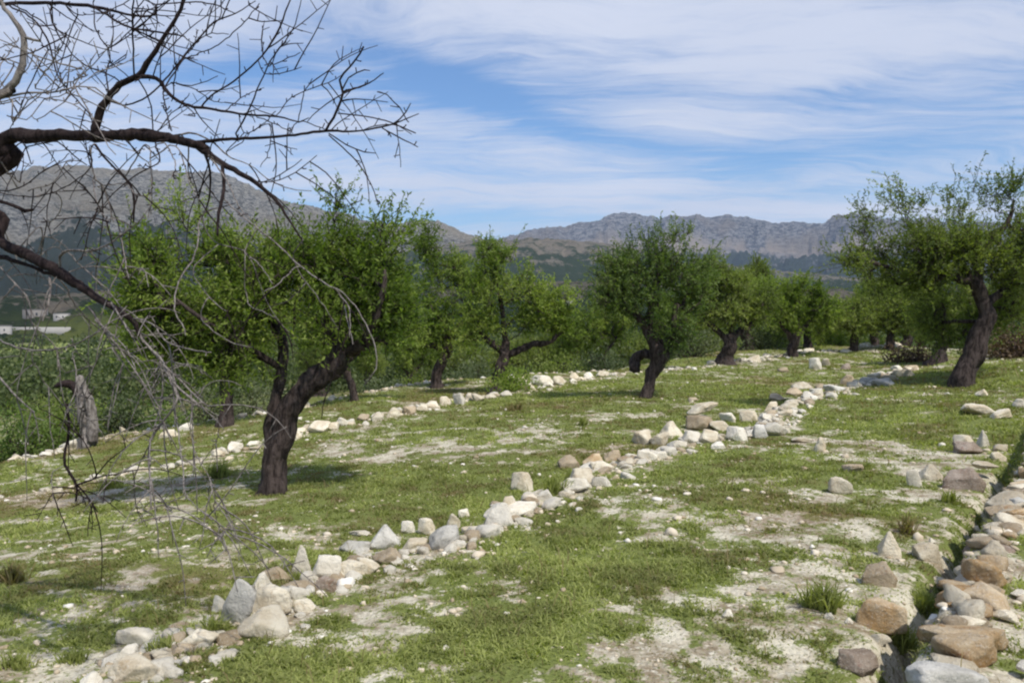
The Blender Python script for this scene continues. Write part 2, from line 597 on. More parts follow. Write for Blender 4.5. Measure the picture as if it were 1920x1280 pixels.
M = {}
M['ground'] = mat_ground()
M['white'] = mat_stone('pale_limestone', (0.64, 0.58, 0.46), (0.81, 0.755, 0.635), (0.50, 0.40, 0.27), 0.4)
M['cream'] = mat_stone('cream_limestone', (0.56, 0.47, 0.33), (0.76, 0.69, 0.54), (0.44, 0.30, 0.16), 0.55)
M['tan'] = mat_stone('tan_limestone', (0.36, 0.28, 0.18), (0.52, 0.42, 0.29), (0.32, 0.18, 0.08), 0.7)
M['orange'] = mat_stone('ochre_stone', (0.40, 0.25, 0.11), (0.60, 0.48, 0.32), (0.30, 0.14, 0.05), 0.8)
M['grey'] = mat_stone('grey_lichen_stone', (0.44, 0.42, 0.37), (0.70, 0.67, 0.60), (0.25, 0.24, 0.21), 0.5)
M['brown'] = mat_stone('brown_stone', (0.24, 0.18, 0.13), (0.38, 0.31, 0.25), (0.24, 0.11, 0.07), 0.6)
M['bark'] = mat_bark('almond_bark', (0.024, 0.017, 0.015), (0.115, 0.088, 0.078), 16, 0.06)
M['bark_grey'] = mat_bark('weathered_wood', (0.10, 0.085, 0.075), (0.30, 0.27, 0.245), 14, 0.03)
M['bark_red'] = mat_bark('bare_branch_bark', (0.016, 0.010, 0.010), (0.050, 0.035, 0.033), 40, 0.02)
M['twig'] = mat_bark('grey_twig_bark', (0.09, 0.075, 0.068), (0.27, 0.24, 0.22), 60, 0.003)
M['leaf'] = mat_leaf('almond_leaf', (0.065, 0.105, 0.018), (0.165, 0.225, 0.038), (0.31, 0.36, 0.10), 0.48)
M['leaf_olive'] = mat_leaf('dull_almond_leaf', (0.070, 0.100, 0.024), (0.170, 0.210, 0.048), (0.30, 0.33, 0.12), 0.48)
M['leaf_blue'] = mat_leaf('dark_almond_leaf', (0.050, 0.090, 0.024), (0.125, 0.180, 0.046), (0.23, 0.28, 0.10), 0.45)
M['leaf_bush'] = mat_leaf('olive_bush_leaf', (0.050, 0.072, 0.030), (0.095, 0.12, 0.055), (0.155, 0.175, 0.095), 0.3)
M['leaf_brown'] = mat_leaf('brown_scrub_leaf', (0.07, 0.045, 0.03), (0.12, 0.075, 0.05), (0.15, 0.11, 0.07), 0.2)
M['leaf_wood'] = mat_leaf('scrub_wood_leaf', (0.05, 0.07, 0.025), (0.09, 0.12, 0.042), (0.15, 0.17, 0.07), 0.3)
M['grass'] = mat_leaf('grass_blade', (0.25, 0.18, 0.10), (0.178, 0.195, 0.060), (0.34, 0.365, 0.12), 0.38)
M['plaster'] = mat_flat('white_plaster', (0.27, 0.26, 0.24), (0.38, 0.36, 0.33))
M['stonewall'] = mat_flat('grey_masonry', (0.14, 0.13, 0.12), (0.23, 0.21, 0.19), 2.0)
M['tiles'] = mat_flat('clay_tiles', (0.38, 0.14, 0.07), (0.50, 0.22, 0.12), 4.0)
M['window'] = mat_flat('dark_window', (0.03, 0.035, 0.04), (0.05, 0.055, 0.06), 2.0, 0.3)


def field_w(X, Y):
    th = np.degrees(np.arctan2(X, Y)); r = np.hypot(X, Y)
    return (1 - sstep(-27, -22, th)) * sstep(170, 260, r) * (1 - sstep(640, 760, r)) * (np.abs(th) < 60)


# ------------------------------------------------------------------ ground sheet (polar, to the horizon)
def build_ground():
    th_f = np.concatenate([np.arange(-64, -40, 0.3), np.arange(-40, 40, 0.16), np.arange(40, 64.01, 0.3)])
    th_b = np.arange(67, 293.01, 4.0)
    th = np.radians(np.concatenate([th_f, th_b]))
    rr = [0.35]
    while rr[-1] < 55:
        rr.append(rr[-1] * 1.0085)
    while rr[-1] < 8300:
        rr.append(rr[-1] * 1.06)
    rr = np.array(rr)
    RR, TH = np.meshgrid(rr, th, indexing='ij')
    X = RR * np.sin(TH); Y = RR * np.cos(TH)
    Z = ground_z(X, Y)
    cv, dry = cover(X, Y)
    farw = sstep(38, 75, RR)
    nr, nt = X.shape
    V = np.stack([X, Y, Z], -1).reshape(-1, 3)
    V = np.vstack([V, [[0, 0, gz(0, 0)]]])
    c = len(V) - 1
    i = np.arange(nr - 1)[:, None]; j = np.arange(nt)[None, :]
    j2 = (j + 1) % nt
    q = np.stack([i * nt + j, i * nt + j2, (i + 1) * nt + j2, (i + 1) * nt + j], -1).reshape(-1, 4)[:, ::-1]
    jj = np.arange(nt)
    tri = np.stack([np.full(nt, c), (jj + 1) % nt, jj], -1)
    pad = lambda a: np.concatenate([a.ravel(), [a.ravel()[0]]])
    me = mesh_from('ground', V, [q, tri], True, {'cover': pad(cv), 'dry': pad(dry), 'far': pad(farw), 'field': pad(field_w(X, Y))})
    tag(obj('ground', me, M['ground']), kind='structure')


build_ground()


# ------------------------------------------------------------------ mountains
def mat_mountain(name, rock, rock2, scrub, tan, s, scrub_bias):
    m, T = new_mat(name)
    geo = T.add('ShaderNodeNewGeometry')
    pos = geo.outputs['Position']
    sc_ = T.add('ShaderNodeAttribute', attribute_name='scrub').outputs['Fac']
    st = T.mapping(pos, (1, 1, 2.2))
    n1 = T.noise(st, 0.006 * s, 8, 0.66)
    n2 = T.noise(st, 0.03 * s, 10, 0.8)
    n3 = T.noise(pos, 0.0022 * s, 4, 0.5)
    c = T.mix(T.ramp(n2, 0.42, 0.58), rock, rock2)
    c = T.mix(T.ramp(n3, 0.45, 0.62, 0, 0.7), c, tan)
    c = T.mix(T.add('ShaderNodeAttribute', attribute_name='scree').outputs['Fac'], c, tuple(v * 1.6 for v in tan))
    k = T.math('ADD', sc_, T.math('MULTIPLY', T.math('SUBTRACT', n1, 0.5), 1.6))
    k = T.math('ADD', k, T.math('MULTIPLY', T.math('SUBTRACT', n2, 0.5), 1.5))
    k = T.math('ADD', k, scrub_bias)
    c = T.mix(T.ramp(k, 0.40, 0.62), c, scrub)
    fl = T.add('ShaderNodeAttribute', attribute_name='field').outputs['Fac']
    c = T.mix(T.math('MULTIPLY', fl, T.ramp(n1, 0.4, 0.5)), c, (0.20, 0.23, 0.06))
    finish(T, pbsdf(T, c, 1.0, bump(T, T.math('ADD', n1, T.math('MULTIPLY', n2, 0.8)), 1.0, 60.0 / s), 0.0))
    return m


def build_mountain(name, ridge, r0, r1, r2, prof, seed, amp, mat, cliffs=0.0, dth=0.14, nrm=110):
    px = np.array([p[0] for p in ridge], float); py = np.array([p[1] for p in ridge], float)
    sl_ = np.array([ray(a, b)[2] / math.hypot(1, ray(a, b)[0]) for a, b in ridge])
    az = np.degrees(np.arctan((px - 960) / F))
    th_d = np.arange(az[0], az[-1] + 0.001, dth)
    slope = np.interp(th_d, az, sl_)
    slope = slope + (fbm(th_d * 1.6, th_d * 0 + seed, octv=6, seed=seed, gain=0.72) - 0.5) * (0.0085 if cliffs else 0.006)
    H = slope * r1 * 0.995
    th = np.radians(th_d)
    t = np.concatenate([np.linspace(0, 1, nrm), 1 + np.linspace(0.03, 1, 26)])
    r = np.where(t <= 1, r0 + (r1 - r0) * t, r1 + (r2 - r1) * (t - 1))
    pf = np.array([p[0] for p in prof]); pv = np.array([p[1] for p in prof])
    TT_, TH = np.meshgrid(t, th, indexing='ij')
    RR = np.meshgrid(r, th, indexing='ij')[0]
    HH = np.meshgrid(t, H, indexing='ij')[1]
    X = RR * np.sin(TH); Y = RR * np.cos(TH)
    S = (r1 - r0)
    wob = (fbm(X / S * 5, Y / S * 5, octv=4, seed=seed + 5) - 0.5) * 0.22
    env = sstep(0, 0.12, TT_) * (1 - sstep(0.86, 1.0, TT_) * 0.8)
    tt = np.clip(TT_ + wob * env, 0, 1)
    base0 = -45.0
    prof_h = np.interp(tt, pf, pv)
    prof_h = np.where(TT_ > 1, 1 - 0.75 * (TT_ - 1) ** 1.3, prof_h)
    Z = base0 + (HH - base0) * prof_h
    rid = 1 - np.abs(fbm(TH * (34 if cliffs > 30 else 22), RR / S * 3, octv=6, seed=seed + 9, gain=0.6) * 2 - 1)
    rid2 = 1 - np.abs(fbm(X / S * 7, Y / S * 7, octv=6, seed=seed + 19, gain=0.6) * 2 - 1)
    Z = Z + (rid * 0.5 + rid2 * 0.5 - 0.75) * amp * 1.25 * env
    Z = Z + (fbm(X / S * 45, Y / S * 45, octv=3, seed=seed + 2) - 0.5) * amp * 0.22 * np.clip(env + 0.25, 0, 1)
    if cliffs:
        lv = cliffs
        Zq = np.round(Z / lv) * lv
        kk = sstep(0.45, 0.6, fbm(X / S * 6, Y / S * 6, octv=3, seed=seed + 4)) * (1 - sstep(0.82, 0.93, TT_))
        Z = Z * (1 - 0.7 * kk) + Zq * 0.7 * kk
    dZ = np.gradient(Z, axis=0) / np.maximum(np.gradient(RR, axis=0), 1e-3)
    scrub = 0.62 - 1.1 * prof_h + 0.5 - 0.7 * np.clip(np.abs(dZ) - 0.25, 0, 1)
    band = np.exp(-((prof_h - 0.60) / 0.10) ** 2) * sstep(0.34, 0.50, fbm(X / S * 9, Y / S * 9, octv=4, seed=seed + 20)) * (cliffs > 30)
    scrub = scrub - 0.8 * band + 0.25 * (prof_h < 0.5) * (cliffs > 0)
    nr, nt = X.shape
    V = np.stack([X, Y, Z + EYE], -1).reshape(-1, 3)
    i = np.arange(nr - 1)[:, None]; j = np.arange(nt - 1)[None, :]
    q = np.stack([i * nt + j, i * nt + j + 1, (i + 1) * nt + j + 1, (i + 1) * nt + j], -1).reshape(-1, 4)[:, ::-1]
    me = mesh_from(name, V, q, True, {'scrub': np.clip(scrub, 0, 1).ravel(), 'field': field_w(X, Y).ravel(), 'scree': band.ravel()})
    tag(obj(name, me, mat), kind='structure')
    return lambda x, y: None


mm_l = mat_mountain('limestone_massif', (0.10, 0.098, 0.088), (0.44, 0.42, 0.375), (0.040, 0.050, 0.028), (0.33, 0.29, 0.22), 2.2, 0.14)
mm_r = mat_mountain('far_limestone_ridge', (0.060, 0.068, 0.085), (0.36, 0.35, 0.355), (0.040, 0.055, 0.032), (0.28, 0.23, 0.185), 1.0, 0.14)
mm_h = mat_mountain('scrub_foothill', (0.20, 0.175, 0.14), (0.32, 0.27, 0.20), (0.042, 0.062, 0.026), (0.25, 0.215, 0.16), 2.6, 0.38)
build_mountain('mountain', [(-420, 380), (-200, 330), (0, 322), (80, 314), (150, 311), (250, 318), (330, 317), (400, 320), (440, 334), (480, 352), (540, 376), (600, 388), (650, 402),
                            (700, 414), (740, 420), (775, 417), (795, 411), (820, 413), (845, 424), (870, 438), (905, 448), (960, 470), (1020, 520)],
               1100, 2700, 4200, [(0, 0), (0.3, 0.12), (0.55, 0.30), (0.72, 0.50), (0.82, 0.74), (0.92, 0.92), (1, 1)], 3, 95, mm_l, 26, 0.1, 140)
build_mountain('mountain', [(700, 520), (860, 470), (930, 447), (975, 436), (1005, 428), (1060, 425), (1085, 417), (1125, 412), (1145, 402), (1165, 399), (1200, 403), (1235, 409), (1262, 402), (1300, 407),
                            (1340, 410), (1362, 405), (1400, 408), (1450, 418), (1540, 421), (1560, 410), (1590, 408), (1640, 413), (1760, 416), (1900, 430), (2150, 440), (2350, 470)],
               3000, 5600, 8000, [(0, 0), (0.35, 0.2), (0.62, 0.46), (0.80, 0.60), (0.86, 0.86), (0.93, 0.95), (1, 1)], 13, 170, mm_r, 60, 0.07, 150)
build_mountain('hills', [(640, 500), (760, 466), (900, 452), (960, 449), (1040, 447), (1100, 452), (1180, 466), (1280, 484), (1400, 500), (1500, 512), (1600, 520), (1800, 516), (1960, 510), (2300, 505)],
               1300, 2400, 3400, [(0, 0), (0.3, 0.18), (0.6, 0.5), (0.85, 0.84), (1, 1)], 23, 45, mm_h, 0)
build_mountain('hills', [(-400, 560), (0, 555), (200, 548), (500, 545), (800, 540), (1000, 530), (1200, 528), (1400, 540), (1600, 545), (1800, 538), (2300, 530)],
               420, 900, 1400, [(0, 0), (0.4, 0.3), (0.8, 0.82), (1, 1)], 33, 16, mm_h, 0)


from mathutils.bvhtree import BVHTree


def _bvh():
    V, Fc = [], []
    for o in list(COL.objects):
        if o.type == 'MESH' and o.get('kind') == 'structure':
            n = len(V)
            V += [v.co[:] for v in o.data.vertices]
            Fc += [[i + n for i in p.vertices] for p in o.data.polygons]
    return BVHTree.FromPolygons(V, Fc)


_BVH = _bvh()


# ------------------------------------------------------------------ tubes
class MB:
    def __init__(self):
        self.V, self.Q, self.T, self.n = [], [], [], 0
        self.tone = []

    def tube(self, P, rad, sides=6, rough=0.0, cap=True, seed=0):
        P = np.asarray(P, float); rad = np.asarray(rad, float)
        n = len(P)
        if n < 2:
            return
        d = np.gradient(P, axis=0)
        d /= np.maximum(np.linalg.norm(d, axis=1, keepdims=True), 1e-9)
        up = np.array([0.31, 0.17, 0.93]) if abs(d[0][2]) < 0.85 else np.array([0.9, 0.3, 0.1])
        u = np.cross(d[0], up); u /= np.linalg.norm(u)
        ang = np.arange(sides) * 2 * math.pi / sides
        rings = np.empty((n, sides, 3))
        for i in range(n):
            u = u - d[i] * np.dot(u, d[i])
            u /= max(np.linalg.norm(u), 1e-9)
            v = np.cross(d[i], u)
            rings[i] = P[i] + rad[i] * (np.cos(ang)[:, None] * u + np.sin(ang)[:, None] * v)
        if rough > 0:
            f = 1.0 / max(rad.max(), 1e-3)
            k = fbm(rings[..., 0] * f * 1.2 + seed, rings[..., 1] * f * 1.2, rings[..., 2] * f * 0.6, octv=4, seed=50, gain=0.6) - 0.5
            k2 = fbm(rings[..., 0] * f * 4 + seed, rings[..., 1] * f * 4, rings[..., 2] * f * 1.2, octv=3, seed=60) - 0.5
            rings = P[:, None, :] + (rings - P[:, None, :]) * (1 + rough * (k * 2.0 + k2 * 0.9))[..., None]
        V = rings.reshape(-1, 3)
        i = np.arange(n - 1)[:, None]; j = np.arange(sides)[None, :]
        j2 = (j + 1) % sides
        q = np.stack([i * sides + j, i * sides + j2, (i + 1) * sides + j2, (i + 1) * sides + j], -1).reshape(-1, 4) + self.n
        self.V.append(V); self.Q.append(q); self.n += len(V)
        if cap:
            for e, ring0 in ((0, 0), (n - 1, (n - 1) * sides)):
                self.V.append(P[e][None] + (d[e] * rad[e] * (0.35 if e else -0.2))[None])
                base = self.n - len(V) + ring0 if e == 0 else self.n - len(V) - 1 + ring0
                c = self.n
                a = np.arange(sides) + base
                b = (np.arange(sides) + 1) % sides + base
                t = np.stack([np.full(sides, c), b, a] if e == 0 else [np.full(sides, c), a, b], -1)
                self.T.append(t); self.n += 1

    def raw(self, V, Q=None, T=None):
        if Q is not None: self.Q.append(np.asarray(Q) + self.n)
        if T is not None: self.T.append(np.asarray(T) + self.n)
        self.V.append(np.asarray(V, float)); self.n += len(V)

    def build(self, name, mat, parent=None, smooth=True, origin=None, attrs=None):
        V = np.vstack(self.V)
        if origin is not None:
            V = V - np.asarray(origin)[None]
        f = []
        if self.Q: f.append(np.vstack(self.Q))
        if self.T: f.append(np.vstack(self.T))
        me = mesh_from(name, V, f, smooth, attrs)
        return obj(name, me, mat, parent)


def spline(P, step):
    """Catmull-Rom through rows of P (any number of columns)"""
    P = np.asarray(P, float)
    if len(P) == 2:
        n = max(2, int(np.linalg.norm(P[1, :3] - P[0, :3]) / step) + 1)
        return P[0] + (P[1] - P[0]) * np.linspace(0, 1, n)[:, None]
    Q = np.vstack([2 * P[0] - P[1], P, 2 * P[-1] - P[-2]])
    out = []
    for i in range(1, len(Q) - 2):
        a, b, c, d = Q[i - 1:i + 3]
        n = max(1, int(np.linalg.norm(c[:3] - b[:3]) / step))
        t = np.linspace(0, 1, n, endpoint=False)[:, None]
        out.append(0.5 * (2 * b + (c - a) * t + (2 * a - 5 * b + 4 * c - d) * t ** 2 + (3 * b - a - 3 * c + d) * t ** 3))
    out.append(P[-1][None])
    return np.vstack(out)


def unit(v):
    return v / np.maximum(np.linalg.norm(v, axis=-1, keepdims=True), 1e-9)


def leaf_mesh(base, direc, length, width, tone):
    """diamond leaves, slightly folded: 4 verts, one quad each"""
    n = len(base)
    rnd = unit(rng.normal(size=(n, 3)))
    s = unit(np.cross(direc, rnd))
    nor = np.cross(s, direc)
    L = length[:, None]; W = width[:, None]
    mid = base + direc * L * 0.45
    V = np.stack([base, mid + s * W * 0.5 + nor * W * 0.12, base + direc * L, mid - s * W * 0.5 + nor * W * 0.12], 1).reshape(-1, 3)
    q = np.arange(n * 4).reshape(-1, 4)
    return V, q, np.repeat(tone, 4)


# ------------------------------------------------------------------ leafy trees
def grow(name, label, base_px, stems, blobs, leafmat='leaf', n_cl=150, shoots=7, leaves=14, leaf_len=0.06, shoot_len=(0.18, 0.50),
         gap=0.47, group='leafy almond trees of the orchard', barkmat='bark', category='tree', flat=0.75, sprigs=(), seed=0, up=0.55, Y=None):
    """stems: polylines [(px, py, r_px, dy)]; blobs: (px, py, rx_px, ry_px, dy) of the crown; all at the tree's own distance"""
    g = gp(*base_px)
    if Y is not None:
        r_ = ray(*base_px)
        g = np.array([r_[0] * Y, Y, gz(r_[0] * Y, Y)])
    Y = g[1]
    k = Y / F
    lr = np.random.default_rng(seed + 100)
    root = empty(name, g)
    tag(root, label, category, group)
    nodes, par, rad, up_ok = [], [], [], []
    tb = MB()
    for si, st in enumerate(stems):
        P = np.array([list(at(p[0], p[1], Y + (p[3] if len(p) > 3 else 0))) + [p[2] * k] for p in st])
        if si == 0:
            P[0, :3] = [g[0], g[1], g[2] - 0.25]
            P[0, 3] *= 1.25
        S = spline(P, 0.07)
        if si == 0:
            h = S[:, 2] - g[2]
            S[:, 3] *= 1 + 0.35 * np.exp(-np.maximum(h, 0) / 0.10)
        nseg = 16 if S[:, 3].max() > 0.08 else 9
        S[:, :3] += (np.stack([vnoise(S[:, 2] * 3 + si * 9, S[:, 0] * 3 + q_ * 31, seed=seed) for q_ in range(3)], 1) - 0.5) * S[:, 3:4] * 0.7
        tb.tube(S[:, :3], S[:, 3], nseg, 0.6, seed=si * 7 + seed)
        base_i = len(nodes)
        for i in range(0, len(S), 2):
            nodes.append(S[i, :3]); rad.append(S[i, 3])
            par.append(-1 if i == 0 else len(nodes) - 2)
            up_ok.append(i / len(S) > (0.55 if si == 0 else 0.25))
    # crown points
    pts = []
    tot = sum(b[2] * b[3] for b in blobs)
    for b in blobs:
        m = max(3, int(n_cl * b[2] * b[3] / tot * 2.1))
        u = unit(lr.normal(size=(m * 3, 3))) * (lr.random((m * 3, 1)) ** (1 / 2.6))
        c = at(b[0], b[1], Y + (b[4] if len(b) > 4 else 0))
        rx, rz = b[2] * k, b[3] * k
        q = c + u * np.array([rx, max(rx, rz) * flat, rz])
        nz = fbm(q[:, 0] * 1.6 + seed, q[:, 1] * 1.6, q[:, 2] * 1.6, octv=3, seed=seed)
        q = q[nz > gap - 0.05][:m]
        pts.append(q)
    pts = np.vstack(pts)
    ok = np.array(up_ok)
    N = [np.array(a) for a in nodes]
    start = np.array([N[i] for i in range(len(N)) if ok[i]])
    d0 = np.min(np.linalg.norm(pts[:, None] - start[None], axis=2), axis=1)
    pts = pts[np.argsort(d0)]
    arr = np.array(N); okl = list(ok)
    nbase = len(N)
    buf = np.full((nbase + len(pts) * 14, 3), 1e9)
    buf[:nbase] = arr
    cost = np.full(len(buf), 1e9)
    cost[:nbase] = np.where(ok, 0.0, 1e9)
    cnt = nbase
    children = {}
    tips = []
    chains = []
    for p in pts:
        d = np.linalg.norm(buf[:cnt] - p, axis=1) + cost[:cnt]
        j = int(np.argmin(d))
        a = buf[j]
        L = np.linalg.norm(p - a)
        ns = max(1, min(12, int(L / 0.16)))
        bow = lr.normal(size=3) * L * 0.07 + np.array([0, 0, L * 0.08])
        idx = [j]
        prev = j
        for s in range(1, ns + 1):
            t = s / ns
            q = a + (p - a) * t + bow * math.sin(t * math.pi) + lr.normal(size=3) * 0.012
            buf[cnt] = q
            cost[cnt] = cost[j] + 0.02 * s
            par.append(prev); prev = cnt; idx.append(cnt); cnt += 1
        chains.append(idx)
        tips.append(prev)
    w = np.zeros(cnt)
    for t in tips: w[t] += 1
    for i in range(cnt - 1, nbase - 1, -1):
        w[par[i]] += w[i]
    R_ = 0.0055 * np.maximum(w, 1) ** 0.52
    bb = MB()
    for idx in chains:
        P = buf[idx]
        r = np.array([R_[i] for i in idx])
        if idx[0] < nbase:
            r[0] = min(r[1] * 1.3, rad[idx[0]] * 0.8)
        else:
            r[0] = min(r[0], r[1] * 1.25)
        bb.tube(P, np.minimum(r, 0.075), 5 if r.max() < 0.03 else 7, 0.0, cap=False)
    # shoots with leaves
    cen = pts.mean(0)
    B, D, LN, TN = [], [], [], []
    tipP = buf[tips]
    extra = [at(px, py, Y + dy) for px, py, dy in sprigs]
    for p in extra:
        d = np.linalg.norm(buf[:cnt] - p, axis=1) + cost[:cnt]
        a = buf[int(np.argmin(d))]
        ns = 7
        t = np.linspace(0, 1, ns)[:, None]
        P = a + (p - a) * t + lr.normal(size=(ns, 3)) * 0.015 * t
        bb.tube(P, np.linspace(0.010, 0.004, ns), 4, cap=False)
        tipP = np.vstack([tipP, P[3:]])
    sh = MB()
    tone0 = fbm(tipP[:, 0] * 1.1, tipP[:, 1] * 1.1, tipP[:, 2] * 1.1, octv=2, seed=seed + 8)
    for ti, p in enumerate(tipP):
        ns = max(3, int(shoots * lr.uniform(0.5, 1.5)))
        out = unit(p - cen)
        dv = unit(out * 0.55 + np.array([0, 0, up]) + lr.normal(size=(ns, 3)) * 0.62)
        ll = lr.uniform(*shoot_len, size=ns) * (1.0 + 0.5 * (lr.random(ns) > 0.85))
        st0 = p + lr.normal(size=(ns, 3)) * 0.10
        for s in range(ns):
            bend = np.array([0, 0, lr.normal() * 0.15])
            nl = max(5, int(leaves * ll[s] / shoot_len[1] * 1.4))
            t = np.linspace(0.12, 1, nl)
            pp = st0[s] + dv[s] * (t * ll[s])[:, None] + bend * ((t ** 2) * ll[s])[:, None]
            B.append(pp)
            D.append(unit(dv[s] * 0.55 + lr.normal(size=(nl, 3)) * 0.75))
            LN.append(leaf_len * 1.12 * lr.uniform(0.5, 1.35, nl) * lr.uniform(0.8, 1.15))
            TN.append(np.clip(tone0[ti] * 1.5 - 0.25 + lr.normal(size=nl) * 0.16 + 0.12 * lr.normal(), 0, 1))
            if s % 2 == 0:
                sh.tube(np.array([p, pp[len(pp) // 2], pp[-1]]), np.array([0.004, 0.003, 0.0015]) * (1 + Y / 40), 3, cap=False)
    B, D, LN, TN = np.vstack(B), np.vstack(D), np.concatenate(LN), np.concatenate(TN)
    V, q, tn = leaf_mesh(B, D, LN, LN * 0.36, TN)
    me = mesh_from('foliage', V - g, q, False, {'tone': tn})
    tb.build('trunk', M[barkmat], root, True, g)
    bb.raw(np.vstack(sh.V), np.vstack(sh.Q))
    bb.build('branch', M[barkmat], root, True, g)
    obj('foliage', me, M[leafmat], root)
    return root


#TREES#
SRC = []


def trees():
    global SRC
    grow('almond_tree', 'large leafy almond tree with a dark forked trunk bending right, nearest full tree', (512, 924),
         [[(512, 924, 23, 0), (513, 880, 21, 0), (515, 845, 21, 0), (527, 800, 20, 0), (550, 755, 20, 0), (585, 715, 20, 0), (620, 690, 21, 0), (640, 660, 20, 0), (655, 632, 15, 0)],
          [(506, 865, 13, 0.05), (508, 800, 12, 0.1), (516, 740, 11, 0.15), (527, 690, 10, 0.2), (532, 650, 9, 0.3), (520, 610, 6, 0.5)],
          [(640, 665, 12, 0), (680, 650, 11, -0.2), (700, 610, 8, -0.4), (720, 540, 5, -0.5), (720, 505, 3, -0.5)],
          [(635, 655, 9, 0), (610, 600, 8, 0.2), (598, 540, 6, 0.3), (610, 480, 4, 0.3), (630, 435, 2, 0.3)],
          [(527, 690, 8, 0.2), (480, 660, 7, 0.0), (430, 630, 5, -0.3), (380, 600, 4, -0.5), (330, 560, 3, -0.6)],
          [(532, 650, 7, 0.3), (500, 590, 6, 0.4), (470, 530, 5, 0.5), (440, 470, 3, 0.5)]],
         [(320, 540, 60, 75, -.3), (300, 620, 45, 45, -.2), (400, 520, 75, 52, .2), (430, 610, 85, 66, 0), (520, 550, 85, 70, .2), (620, 515, 75, 60, .2), (700, 548, 60, 56, 0),
          (715, 600, 50, 52, -.2), (600, 600, 75, 45, 0), (370, 655, 60, 40, 0), (440, 670, 60, 22, 0), (640, 465, 32, 20, .2), (590, 475, 35, 22, .1), (715, 485, 20, 18, 0), (540, 485, 45, 25, .3), (440, 480, 40, 20, .2)],
         n_cl=290, shoots=7, leaves=17, leaf_len=0.056, sprigs=[(325, 392, .2), (628, 385, .1), (716, 430, 0), (740, 445, 0), (280, 480, 0)], seed=1, gap=0.515)
    grow('almond_tree', 'upright leafy almond tree whose straight dark trunk stands left of the large forked trunk', (423, 797),
         [[(423, 797, 13, 0), (424, 750, 12, 0), (425, 705, 12, 0), (420, 660, 9, 0)], [(424, 700, 7, 0), (380, 650, 5, .3), (340, 600, 3, .5)], [(424, 690, 7, 0), (460, 640, 5, -.3), (490, 590, 3, 0)]],
         [(350, 660, 50, 45, 0), (430, 640, 60, 60, 0), (480, 600, 60, 70, 0), (370, 590, 55, 55, 0), (270, 650, 40, 50, 0.5), (480, 690, 40, 25, 0)],
         n_cl=150, leaf_len=0.075, seed=2)
    grow('almond_tree', 'leafy almond tree whose thin leaning trunk shows right of the large forked trunk', (664, 752),
         [[(664, 752, 8, 0), (660, 725, 7, 0), (650, 690, 7, 0), (648, 650, 5, 0)], [(650, 680, 4, 0), (700, 640, 3, 0)]],
         [(650, 620, 60, 40, 0), (720, 580, 60, 60, 0), (700, 510, 50, 50, 0), (590, 610, 50, 40, 0), (760, 620, 40, 35, 0)], n_cl=110, leaf_len=0.08, seed=3)
    grow('almond_tree', 'leafy almond tree whose slim trunk leans slightly right, beside the silver bushes', (816, 727),
         [[(816, 727, 10, 0), (820, 700, 9, 0), (832, 672, 9, 0), (842, 645, 8, 0), (838, 610, 6, 0)], [(838, 650, 7, 0), (800, 645, 6, 0), (765, 650, 5, .2), (740, 630, 3, .2)], [(842, 640, 6, 0), (870, 600, 4, 0), (890, 540, 3, 0)]],
         [(830, 545, 55, 65, 0), (785, 600, 50, 45, 0), (860, 610, 50, 45, 0), (800, 480, 28, 36, 0), (880, 520, 40, 45, 0), (820, 640, 45, 25, 0), (770, 540, 35, 50, 0)],
         n_cl=150, leaf_len=0.085, seed=4, sprigs=[(803, 428, 0), (808, 445, 0), (905, 465, 0), (788, 455, 0)], gap=0.48)
    grow('almond_tree', 'leafy almond tree with a black forked trunk behind the end of the pale stone row', (929, 738),
         [[(929, 738, 11, 0), (936, 706, 10, 0), (945, 672, 10, 0), (950, 640, 8, 0)], [(945, 665, 7, 0), (915, 635, 6, 0), (890, 610, 4, 0)], [(945, 668, 7, 0), (985, 650, 6, 0), (1030, 640, 5, 0), (1060, 615, 3, 0)],
          [(950, 645, 5, 0), (940, 580, 4, 0), (930, 510, 3, 0)]],
         [(925, 570, 50, 55, 0), (900, 620, 40, 30, 0), (1000, 590, 55, 45, 0), (1045, 590, 40, 40, 0), (935, 500, 28, 36, 0), (985, 550, 40, 35, 0), (920, 480, 16, 24, 0)],
         n_cl=140, leaf_len=0.08, seed=5, leafmat='leaf', gap=0.48)
    grow('almond_tree', 'almond tree with swollen curved trunk and dense dark crown amid the grass', (1206, 746),
         [[(1206, 746, 9, 0), (1220, 718, 10, 0), (1230, 690, 13, 0), (1233, 665, 18, 0), (1226, 640, 13, 0), (1214, 615, 10, 0), (1203, 596, 7, 0)],
          [(1236, 660, 14, 0), (1252, 645, 12, 0), (1262, 620, 7, -.2), (1270, 570, 5, -.2)],
          [(1228, 665, 10, 0.1), (1206, 662, 9, .25), (1193, 672, 9, .3), (1188, 698, 10, .3)],
          [(1214, 615, 8, 0), (1180, 580, 6, 0), (1140, 560, 4, 0)], [(1214, 610, 8, 0), (1230, 540, 6, 0), (1245, 470, 3, 0)]],
         [(1200, 550, 70, 50, 0), (1150, 570, 45, 38, 0), (1240, 510, 52, 36, 0), (1275, 550, 48, 50, 0), (1262, 610, 32, 40, -.2), (1155, 520, 40, 30, 0), (1232, 480, 22, 14, 0), (1200, 500, 50, 35, 0), (1315, 520, 35, 35, 0.2), (1170, 600, 30, 18, 0)],
         n_cl=190, leaf_len=0.066, seed=6, leafmat='leaf_blue', sprigs=[(1264, 445, 0), (1290, 440, 0), (1215, 455, 0)], gap=0.46)
